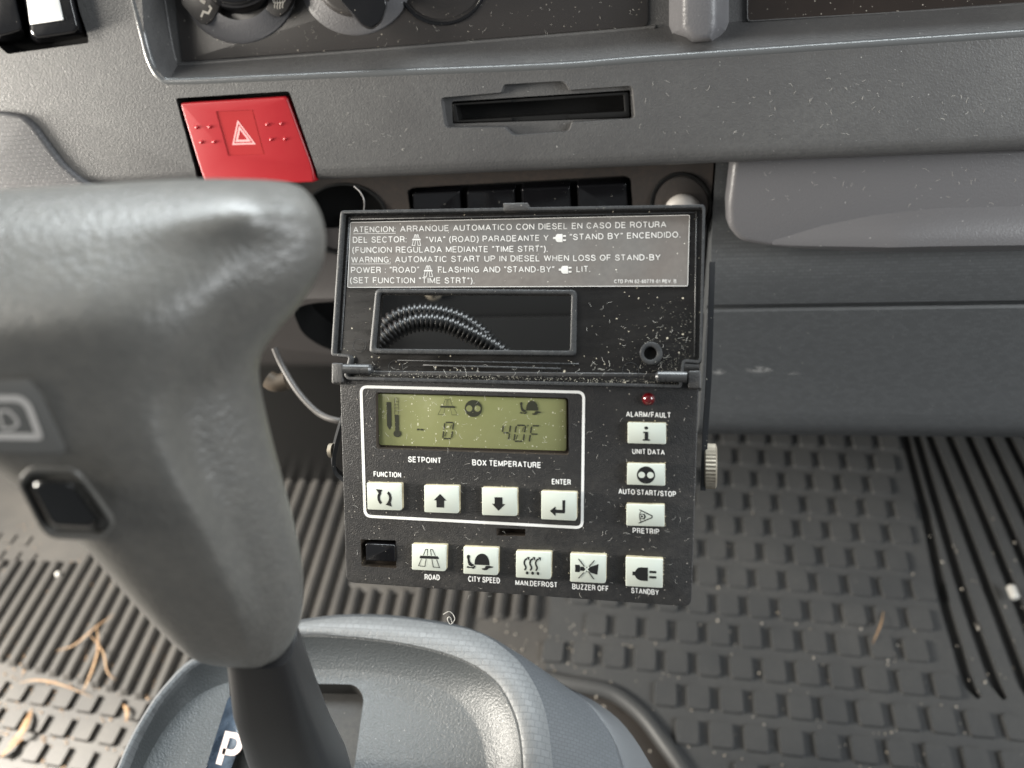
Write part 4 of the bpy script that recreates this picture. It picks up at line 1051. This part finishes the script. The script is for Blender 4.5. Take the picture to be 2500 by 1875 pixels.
# shaft: broad rounded bar
sp_ = [(dep(640, 1560, .268), .0115), (dep(672, 1700, .300), .0150), (dep(706, 1800, .338), .0175), (dep(742, 1880, .385), .0205), (dep(760, 1935, .415), .0215)]
P = [p for p, r in sp_]; dirv = (P[-1]-P[0]).normalized()
n = 28; rings = []; b = bmesh.new()
s = RIGHT - dirv*RIGHT.dot(dirv); s.normalize(); u = s.cross(dirv).normalized()
for p, r in sp_:
    rg = []
    for k in range(n):
        a = 2*math.pi*k/n; ca, sa = math.cos(a), math.sin(a); e = .62
        rg.append(b.verts.new(p + s*r*math.copysign(abs(ca)**e, ca) + u*r*.9*math.copysign(abs(sa)**e, sa)))
    rings.append(rg)
for a_, c_ in zip(rings, rings[1:]):
    for k in range(n): b.faces.new((a_[k], a_[(k+1) % n], c_[(k+1) % n], c_[k]))
b.faces.new(rings[0]); b.faces.new(list(reversed(rings[-1]))); bmesh.ops.recalc_face_normals(b, faces=b.faces)
finish('shaft', b, M['shaft'], shf, angle=60)
# thumb button and emblem on the grip's face
GPn = (dep(250, 970, .185)-dep(0, 1050, .19)).cross(dep(250, 1150, .197)-dep(0, 1050, .19)).normalized()
if GPn.dot(FWD) > 0: GPn = -GPn
GF = Plane(dep(160, 1215, .2030), GPn)
tbm = rpoly([(58, 1180), (75, 1160), (170, 1162), (190, 1180), (262, 1280), (240, 1305), (130, 1300), (112, 1285)], 12, 4)
finish('thumb_button', prism_bm([GF.at(x, y, .0095) for x, y in shrink(tbm, .78)], [GF.at(x, y, -.012) for x, y in tbm], .0030, 5), M['btn'], shf)
so2 = offset_poly(tbm, 17)
finish('button_surround', ring_bm(GF, so2, offset_poly(tbm, 4), .0018, .014, .0012), M['grip'], shf)
GE = Plane(dep(60, 1040, .1895), GPn)
ep = rpoly([(-120, 930), (70, 925), (100, 960), (160, 1095), (150, 1110), (-120, 1100)], 8, 3)
emb = finish('emblem_plate', prism_bm([GE.at(x, y, .0012) for x, y in ep], [GE.at(x, y, -.006) for x, y in ep], .0006, 2), M['emb'], shf)
bm = bmesh.new()
r1 = rpoly([(-60, 965), (50, 965), (75, 985), (108, 1075), (-50, 1072)], 18, 5)
flat_ring(bm, GE, r1, offset_poly(r1, -16), .0015)
r2 = rpoly([(-10, 1000), (22, 1000), (42, 1020), (48, 1038), (30, 1050), (4, 1050)], 5, 4)
flat_ring(bm, GE, r2, offset_poly(r2, -7), .0015)
finish('emblem_symbol', bm, M['embw'], emb, smooth=False)

# ================================================================== FLOOR
fl = bmesh.new()
vs = [fl.verts.new(p) for p in ((-2, -.8, 0), (2, -.8, 0), (2, 1.2, 0), (-2, 1.2, 0))]; fl.faces.new(vs)
f = finish('floor', fl, M['floor'], None, smooth=False); tag(f, kind='structure')
b = bmesh.new(); vs = [b.verts.new(p) for p in ((-2, .93, 0), (2, .93, 0), (2, .80, .75), (-2, .80, .75))]; b.faces.new(vs)
f = finish('bulkhead_wall', b, M['void'], None, smooth=False); tag(f, kind='structure')
b = bmesh.new(); hx0 = hitz(560, 1185, .0).x; hx1 = hitz(900, 1185, 0).x + .12; hy = hitz(740, 1190, .0).y
prism_bm([Vector((x, hy, z)) for x, z in ((hx0-.2, .002), (hx1, .002), (hx1, .33), (hx0-.2, .33))], [Vector((x, .90, z)) for x, z in ((hx0-.2, .002), (hx1, .002), (hx1, .33), (hx0-.2, .33))], .01, 4, b)
f = finish('dark_gap_block', b, M['cable'], None); tag(f, 'black block added to darken the gap under the dash, left of the control box', 'added block')  # added black block; its colour stands in for darkness under the dash
MT = .010                                               # mat top height
def on_mat(px, py, z=MT): return hitz(px, py, z)
def slab(bm, pts, z0, z1, bevel=.0):
    """world xy outline"""
    prism_bm([Vector((x, y, z1)) for x, y in pts], [Vector((x, y, z0)) for x, y in pts], bevel, 2, bm)
def wxy(px, py, z=MT): p = hitz(px, py, z); return (p.x, p.y)
# passenger-side mat: sheet, rounded edge bead and studs, ribs
zt = MT
bm = bmesh.new()
edge = [(1330, 1655), (1390, 1668), (1440, 1676), (1490, 1688), (1530, 1712), (1575, 1752), (1620, 1810), (1668, 1880), (1720, 1970), (1900, 2300)]
out = [wxy(x, y) for x, y in edge] + [(1.2, -.3), (1.2, .90), (wxy(1345, 1400)[0], .90)]
slab(bm, out, .001, zt)
matr = finish('rubber_floor_mat', bm, M['mat'], None, angle=30)
def groove_cut(ob, path, half, depth, sh=0.0):
    P = resample(spline([Vector((*wxy(x, y), 0)) for x, y in path], 6), 26); P = [p+Vector((sh, 0, 0)) for p in P]; Lp = []; Rp = []
    for i, p in enumerate(P):
        t = (P[min(i+1, len(P)-1)]-P[max(i-1, 0)]).normalized(); n_ = Vector((-t.y, t.x, 0)); e = half*(1 if i < len(P)-1 else .5)
        Lp.append(p+n_*e); Rp.append(p-n_*e)
    loop = Lp+list(reversed(Rp))
    cut(ob, prism_bm([p+Vector((0, 0, zt+.01)) for p in loop], [p+Vector((0, 0, zt-depth)) for p in loop]))
for g in ([(1330, 60), (1345, 120), (1440, 480), (1520, 860), (1590, 1100), (1640, 1270), (1690, 1335)],
          [(1383, 60), (1400, 120), (1505, 480), (1620, 860), (1720, 1150), (1775, 1290), (1810, 1340)],
          [(1438, 60), (1460, 120), (1580, 430), (1700, 750), (1810, 1040), (1896, 1270), (1930, 1345)],
          [(1525, 60), (1550, 120), (1660, 380), (1800, 720), (1896, 960), (2040, 1340)]):
    groove_cut(matr, [c8(*p) for p in g], .0060, .0088)
for k in range(1, 8): groove_cut(matr, [c8(*p) for p in g], .0060, .0088, .0222*k)
bm = bmesh.new(); bm.from_mesh(matr.data)
for v in bm.verts: v.co += matr.location
bpy.data.objects.remove(matr)
def stud(bm, c, ux, uy, s, z0, h, r=.22, sy_=1.0):
    pts = []
    q = [(-s, -s*sy_), (s, -s*sy_), (s, s*sy_), (-s, s*sy_)]
    for x, y in rpoly(q, s*r, 3): pts.append((c[0]+ux[0]*x+uy[0]*y, c[1]+ux[1]*x+uy[1]*y))
    big = [((x-c[0])*1.10+c[0], (y-c[1])*1.10+c[1]) for x, y in pts]
    t = [bm.verts.new((x, y, z0+h)) for x, y in pts]; t2 = [bm.verts.new((x, y, z0-.0005)) for x, y in big]
    bm.faces.new(t); n = len(t)
    for k in range(n): bm.faces.new((t[k], t2[k], t2[(k+1) % n], t[(k+1) % n]))
# grid fitted to measured studs
gA = Vector(wxy(*c8(1200, 1100))); gB = Vector(wxy(*c8(300, 1035+0))); 
rowdir = (Vector(wxy(*c8(1405, 1128))) - Vector(wxy(*c8(205, 1030))))/8.0
coldir = Vector((-rowdir.y, rowdir.x))
org = Vector(wxy(*c8(55, 1010)))
ux = rowdir.normalized(); uy = coldir.normalized(); pit = rowdir.length
# row pitch from measured rows
r0 = Vector(wxy(*c8(700, 430))); r1v = Vector(wxy(*c8(640, 1350)))
rp = abs((r0-r1v).dot(uy))/7.0
def gutter(y):                                          # px x of the first long groove at px row y
    pts = [(1000, 2190), (1063, 2209), (1253, 2259), (1454, 2302), (1580, 2339), (1704, 2391), (1720, 2600), (2400, 3600)]
    for (y0, x0), (y1, x1) in zip(pts, pts[1:]):
        if y0 <= y <= y1: return x0+(x1-x0)*(y-y0)/(y1-y0)
    return pts[0][1]
def project(p):
    d = Vector(p)-CAM; z = d.dot(FWD); return (CX+F*d.dot(RIGHT)/z, CY-F*d.dot(UP)/z)
for r in range(-9, 14):
    for c in range(-8, 26):
        p = org + rowdir*(c + (.35*r) % 1.0) + uy*rp*r
        if p.y > .86 or p.y < -.12: continue
        X, Y = project((p.x, p.y, zt))
        if X < 1335 or Y < 1020: continue
        if X > gutter(Y)-42 - (0): continue
        if Y > 1625 and X < 1450+(Y-1625)*1.05+40: continue
        if Y > 1380 and Y < 1560 and X < 1390: continue
        stud(bm, p, ux, uy, pit*.325, zt, .0044, r=.34, sy_=rp/pit*1.02)
bmesh.ops.recalc_face_normals(bm, faces=bm.faces)
def groove_ribs(bm, lines, z0, h, wpx):
    for ln in lines:
        P = spline([Vector((*wxy(x, y, z0), z0)) for x, y in ln], 5)
        rows = []
        for i, p in enumerate(P):
            t = (P[min(i+1, len(P)-1)]-P[max(i-1, 0)]).normalized(); s_ = Vector((-t.y, t.x, 0))
            w_ = wpx
            rows.append([bm.verts.new(p+s_*a*w_+Vector((0, 0, hh))) for a, hh in ((-.55, -.0005), (-.42, h*.75), (-.25, h), (.25, h), (.42, h*.75), (.55, -.0005))])
        for a_, c_ in zip(rows, rows[1:]):
            for k in range(5): bm.faces.new((a_[k], a_[k+1], c_[k+1], c_[k]))
        bm.faces.new(rows[0]); bm.faces.new(list(reversed(rows[-1])))
G1 = [(2196, 1020), (2209, 1063), (2259, 1253), (2302, 1454), (2339, 1580), (2365, 1670), (2391, 1702)]
base_w = [Vector(wxy(x, y)) for x, y in G1]
rib_lines = []
for k in range(9):
    # between successive measured grooves: interpolate in px
    sh_ = [(46+30*i*.16) for i in range(7)]
    rib_lines.append([(x + (k+.5)*(52+ (y-1020)*.020) + k*k*1.2, y + k*2) for x, y in G1])

bmesh.ops.recalc_face_normals(bm, faces=bm.faces)
matr = finish('rubber_floor_mat', bm, M['mat'], None, angle=30)
tag(matr, 'dark rubber floor mat with square studs and long ribs, right of the console', 'floor mat')
eb = finish('mat_edge', tube_bm(spline([Vector((*wxy(x, y), zt-.001)) for x, y in edge], 6), .0085, 12), M['mat'], matr)
# driver-side mat
bm = bmesh.new()
zl = MT-.0004
xr = wxy(1345, 1400)[0]
slab(bm, [(-1.2, -.3), (xr+.0, -.3), (xr+.02, .30), (xr+.02, .90), (-1.2, .90)], .0012, zl)
VPy = Vector((0, 1, 0))
# rib ends measured on the left field
pA = Vector(wxy(*(31, 1628), zl)); pB = Vector(wxy(187, 1651, zl)); 
pitch = .0187
x0 = wxy(31, 1628, zl)[0]
def rib(xc, ya, yb, w_=.0098, h=.0075, slant=0.0):
    rows = []
    for y in (ya, ya+.004, yb-.004, yb):
        e = .35 if y in (ya, yb) else 1
        xx = xc+slant*(y-ya)
        rows.append([bm.verts.new((xx+a*w_, y, zl+hh)) for a, hh in ((-.62, -.0005), (-.42, h*.8*e), (-.2, h*e), (.2, h*e), (.42, h*.8*e), (.62, -.0005))])
    for a_, c_ in zip(rows, rows[1:]):
        for k in range(5): bm.faces.new((a_[k], a_[k+1], c_[k+1], c_[k]))
    bm.faces.new(rows[0]); bm.faces.new(list(reversed(rows[-1])))
yend = lambda x: wxy(31, 1628, zl)[1] - (x-x0)*.16
k = -22
while True:
    xc = x0+k*pitch; k += 1
    X, Y = project((xc, yend(xc), zl))
    if xc > xr-.01: break
    if X > 760: 
        ya = wxy(1000, 1512, zl)[1]; 
        # short field under the control box with a plain band above it
        Xm, Ym = project((xc, ya+.02, zl))
        if Xm < 1010:
            rib(xc, ya-.12, ya+.035); rib(xc, ya+.10, .80)
        elif Xm < 1150: rib(xc, ya-.12, .80)
        else: rib(xc, ya+.004, .80)
        continue
    yb = .84
    if X < 60: yb = wxy(60, 1370, zl)[1]
    rib(xc, yend(xc), yb)
# raised outline block seen below the box
bx = [wxy(*p, zl) for p in [(845, 1420), (1040, 1432), (1010, 1452), (870, 1447)]]
slab(bm, bx, zl-.001, zl+.003, .001)
# studs at lower left
rd = (Vector(wxy(336, 1738, zl))-Vector(wxy(48, 1693, zl)))/5.0
o0 = Vector(wxy(48, 1693, zl)); rdn = rd.normalized(); cdn = Vector((-rdn.y, rdn.x))
for r in range(-9, 1):
    for c in range(-12, 14):
        p = o0+rd*(c+(.5 if r % 2 else 0))+cdn*rd.length*.93*r
        X, Y = project((p.x, p.y, zl))
        if X < -500 or X > 560: continue
        stud(bm, p, rdn, cdn, rd.length*.31, zl, .0055)
ps = Vector(wxy(40, 1330, zl))
for r in range(0, 4):
    for c in range(-8, 2):
        p = Vector(wxy(62, 1322, zl))+rd*c*.8+cdn*rd.length*.8*(-r)
        X, Y = project((p.x, p.y, zl))
        if X > 85 or X < -500 or Y > 1400: continue
        stud(bm, p, rdn, cdn, rd.length*.22, zl, .003)
bmesh.ops.recalc_face_normals(bm, faces=bm.faces)
matl = finish('rubber_floor_mat', bm, M['mat_dusty'], None, angle=30)
tag(matl, 'sunlit dusty rubber floor mat with parallel ribs, behind and left of the gear lever', 'floor mat')
# debris
bm = bmesh.new(); random.seed(3)
def crumb(bm, p, r):
    m0 = Matrix.Translation(p) @ Matrix.Rotation(random.random()*6, 4, 'Z') @ Matrix.Diagonal((random.uniform(.6, 1.3), random.uniform(.6, 1.2), .6, 1))
    bmesh.ops.create_icosphere(bm, subdivisions=1, radius=r, matrix=m0)
for k in range(330):
    px = random.uniform(1200, 2520); py = random.uniform(1480, 1900) if k % 4 else random.uniform(1200, 1500)
    if px < 1400 and py > 1680: continue
    if px < 1720 and py < 1500: continue
    crumb(bm, on_mat(px, py, zt+.001), random.choice((.0006, .0008, .0008, .0011, .0014)))
for k in range(60):
    px = random.gauss(1420, 90); py = random.gauss(1600, 40)
    if py < 1500: continue
    crumb(bm, on_mat(px, py, zt+.001), random.choice((.0007, .0009, .0012)))
o = finish('crumbs', bm, M['crumb'], None); tag(o, 'pale crumbs scattered over the studded mat', 'crumbs', kind='stuff')
bm = bmesh.new()
for k in range(420):
    px = random.uniform(-60, 420) if k % 3 else random.gauss(60, 60); py = random.uniform(1560, 1900) if k % 3 else random.gauss(1740, 60)
    crumb(bm, on_mat(px, py, zl+.001), random.choice((.0006, .0008, .0011, .0016)))
for k in range(120):
    crumb(bm, on_mat(random.uniform(0, 420), random.uniform(1250, 1650), zl+.003), random.choice((.0005, .0008)))
o = finish('grit', bm, M['crumb_dark'], None); tag(o, 'brown grit and leaf bits scattered over the sunlit mat', 'grit', kind='stuff')
def leaf(pts, w_, label, name='grass_straw', z=zl+.008, m_='straw'):
    P = spline([hitz(x, y, z+dz) for x, y, dz in pts], 8); b = bmesh.new()
    n_ = len(P)
    tube_bm(P, [max(.0002, w_*.75*math.sin(math.pi*min(.98, (i+.6)/n_))) for i in range(n_)], 6, b, flat=.3)
    o = finish(name, b, M[m_], None); tag(o, label, 'dry leaf'); return o
leaf([(137, 1588, 0), (180, 1575, .003), (235, 1530, .006), (278, 1500, .004)], .0013, 'long curved tan grass blade crossing the ribs, highest one')
leaf([(236, 1525, .004), (238, 1590, .006), (215, 1660, .002), (200, 1690, 0)], .0018, 'broad tan grass blade hanging straight down across the mat ribs')
leaf([(215, 1545, .003), (250, 1590, .006), (262, 1640, .003), (282, 1660, 0)], .0012, 'short tan grass blade bent to the lower right beside the broad blade')
leaf([(45, 1668, 0), (90, 1660, .003), (150, 1672, .005), (225, 1702, 0)], .0013, 'pale grass blade lying along the gap between ribs and studs')
leaf([(20, 1820, 0), (50, 1790, .004), (66, 1760, .004), (75, 1735, 0)], .0055, 'crumpled orange dry leaf among the square studs', 'dry_leaf')
leaf([(0, 1850, 0), (20, 1830, .003), (60, 1800, .002)], .003, 'frayed tan leaf scrap at the left edge below the crumpled orange leaf', 'dry_leaf')
leaf([(300, 1720, 0), (310, 1735, .003), (308, 1765, 0)], .0028, 'small orange leaf scrap on the studs next to the console', 'dry_leaf')
leaf([(2157, 1492, 0), (2150, 1525, .004), (2130, 1572, 0)], .0012, 'single tan pine needle lying on the dark studded mat', 'pine_needle', zt+.005)
leaf([(1830, 1532, 0), (1850, 1538, .001)], .0022, 'tiny tan leaf scrap on the dark studded mat', 'leaf_scrap', zt+.003)
b = tube_bm([on_mat(2466, 1430, zt+.012), on_mat(2468, 1434, zt+.012), on_mat(2478, 1458, zt+.012), on_mat(2480, 1462, zt+.012)], [.003, .0046, .0046, .003], 14)
o = finish('white_pellet', b, M['pellet'], None); tag(o, 'small white cylinder pellet lying on the mat ribs at right', 'pellet')
b = bmesh.new(); bmesh.ops.create_icosphere(b, subdivisions=3, radius=.0036, matrix=Matrix.Translation(on_mat(142, 1402, zl+.009)))
o = finish('pale_bead', b, M['pellet'], None); tag(o, 'round pale bead sitting between the sunlit mat ribs', 'bead')
fb = spline([dep(x, y, .385) for x, y in [(1082, 1500), (1096, 1493), (1106, 1500), (1110, 1512), (1100, 1524), (1092, 1512), (1098, 1506), (1104, 1520)]], 5)
o = finish('lint_fibre', tube_bm(fb, .00022, 5), M['lint'], None); tag(o, 'curled white lint fibre standing on the console rim', 'fibre')

def lint(bm, pl, x0, y0, x1, y1, n, rad=.00004, L=(.001, .0030)):
    for k in range(n):
        x = random.uniform(x0, x1); y = random.uniform(y0, y1); p = pl.at(x, y, .0002); a = random.random()*6.28; l = random.uniform(*L)
        t1 = (pl.at(x+20, y)-pl.at(x, y)).normalized(); t2 = t1.cross(pl.n); P = [p]
        for i in range(4):
            a += random.uniform(-.8, .8); P.append(P[-1]+(t1*math.cos(a)+t2*math.sin(a))*l/4+pl.n*random.uniform(-.00002, .00012))
        tube_bm(P, rad, 4, bm)
random.seed(5); bm = bmesh.new()
for cf, q in KQ:
    for e0, e1, nn in ((q[0], q[1], 16), (q[1], q[2], 14), (q[0], q[3], 6)):
        for k in range(nn):
            t = random.random(); x = e0[0]*(1-t)+e1[0]*t+random.gauss(0, 2.2); y = e0[1]*(1-t)+e1[1]*t+random.gauss(0, 2.2)
            bmesh.ops.create_icosphere(bm, subdivisions=1, radius=random.choice((.00012, .00018, .00026)), matrix=Matrix.Translation(PT.at(x, y, .0002)) @ Matrix.Diagonal((1.3, 1, .7, 1)))
o = finish('key_grime', bm, M['grime'], None); tag(o, 'brown grime packed round the ivory keys of the control box', 'grime', kind='stuff')
random.seed(11)
bm = bmesh.new(); lint(bm, PF, 50, 215, 420, 370, 12); lint(bm, PF, 790, 215, 1060, 370, 16); lint(bm, PF, 1560, 190, 2450, 340, 60); lint(bm, PC, 450, 5, 1570, 110, 60); lint(bm, GP.off(.0102), 1850, 410, 2480, 500, 30)
o = finish('dashboard_lint', bm, M['lint'], None); tag(o, 'fine pale fibres caught on the dashboard', 'lint', kind='stuff')
bm = bmesh.new(); lint(bm, PT.off(.0002), 860, 960, 1680, 1460, 110, .000035); lint(bm, PS.off(.0004), 940, 970, 1370, 1080, 26, .000035)
for k in range(10): lint(bm, PT.off(.0002), 1400, 1100, 1680, 1440, 3, .000035)
o = finish('controller_lint', bm, M['lint'], None); tag(o, 'fine pale fibres caught on the control box face', 'lint', kind='stuff')
bm = bmesh.new()
def ld(x, y, r):
    r *= .68
    bmesh.ops.create_icosphere(bm, subdivisions=1, radius=r, matrix=Matrix.Translation(PLb.at(*c4(x, y), .0002)) @ Matrix.Diagonal((random.uniform(.5, 1.6), random.uniform(.5, 1.3), .6, 1)))
for k in range(520):
    x = random.uniform(180, 1930); ld(x, 962+ (x-180)*.027 + random.gauss(0, 7) - abs(random.gauss(0, 6)), random.choice((.00009, .00013, .0002, .00028)))
for k in range(520):
    x = 2010-abs(random.gauss(0, 190)); y = random.uniform(560, 1010) if k % 2 else random.gauss(900, 70)
    if y > 1005 or y < 500 or x < 1420 or (x > 1940 and y > 880): continue
    ld(x, y, random.choice((.00008, .0001, .00016, .00022)))
for k in range(90): ld(random.uniform(170, 330), random.uniform(900, 965), random.choice((.0001, .0002)))
for k in range(60): ld(random.uniform(1000, 1060)+0, random.uniform(838, 856), .00016)
o = finish('lid_dust', bm, M['crumb_pale'], None); tag(o, 'tan dust and crumbs gathered along the lower edge of the open lid', 'dust', kind='stuff')
bm = bmesh.new(); lint(bm, PLb.off(.0002), *c4(1420, 560), *c4(1990, 960), 34, .000035)
lint(bm, PLb.off(.0002), *c4(200, 900), *c4(1900, 950), 40, .000035)
o = finish('lid_lint', bm, M['lint'], None); tag(o, 'fine pale fibres stuck inside the open lid', 'lint', kind='stuff')
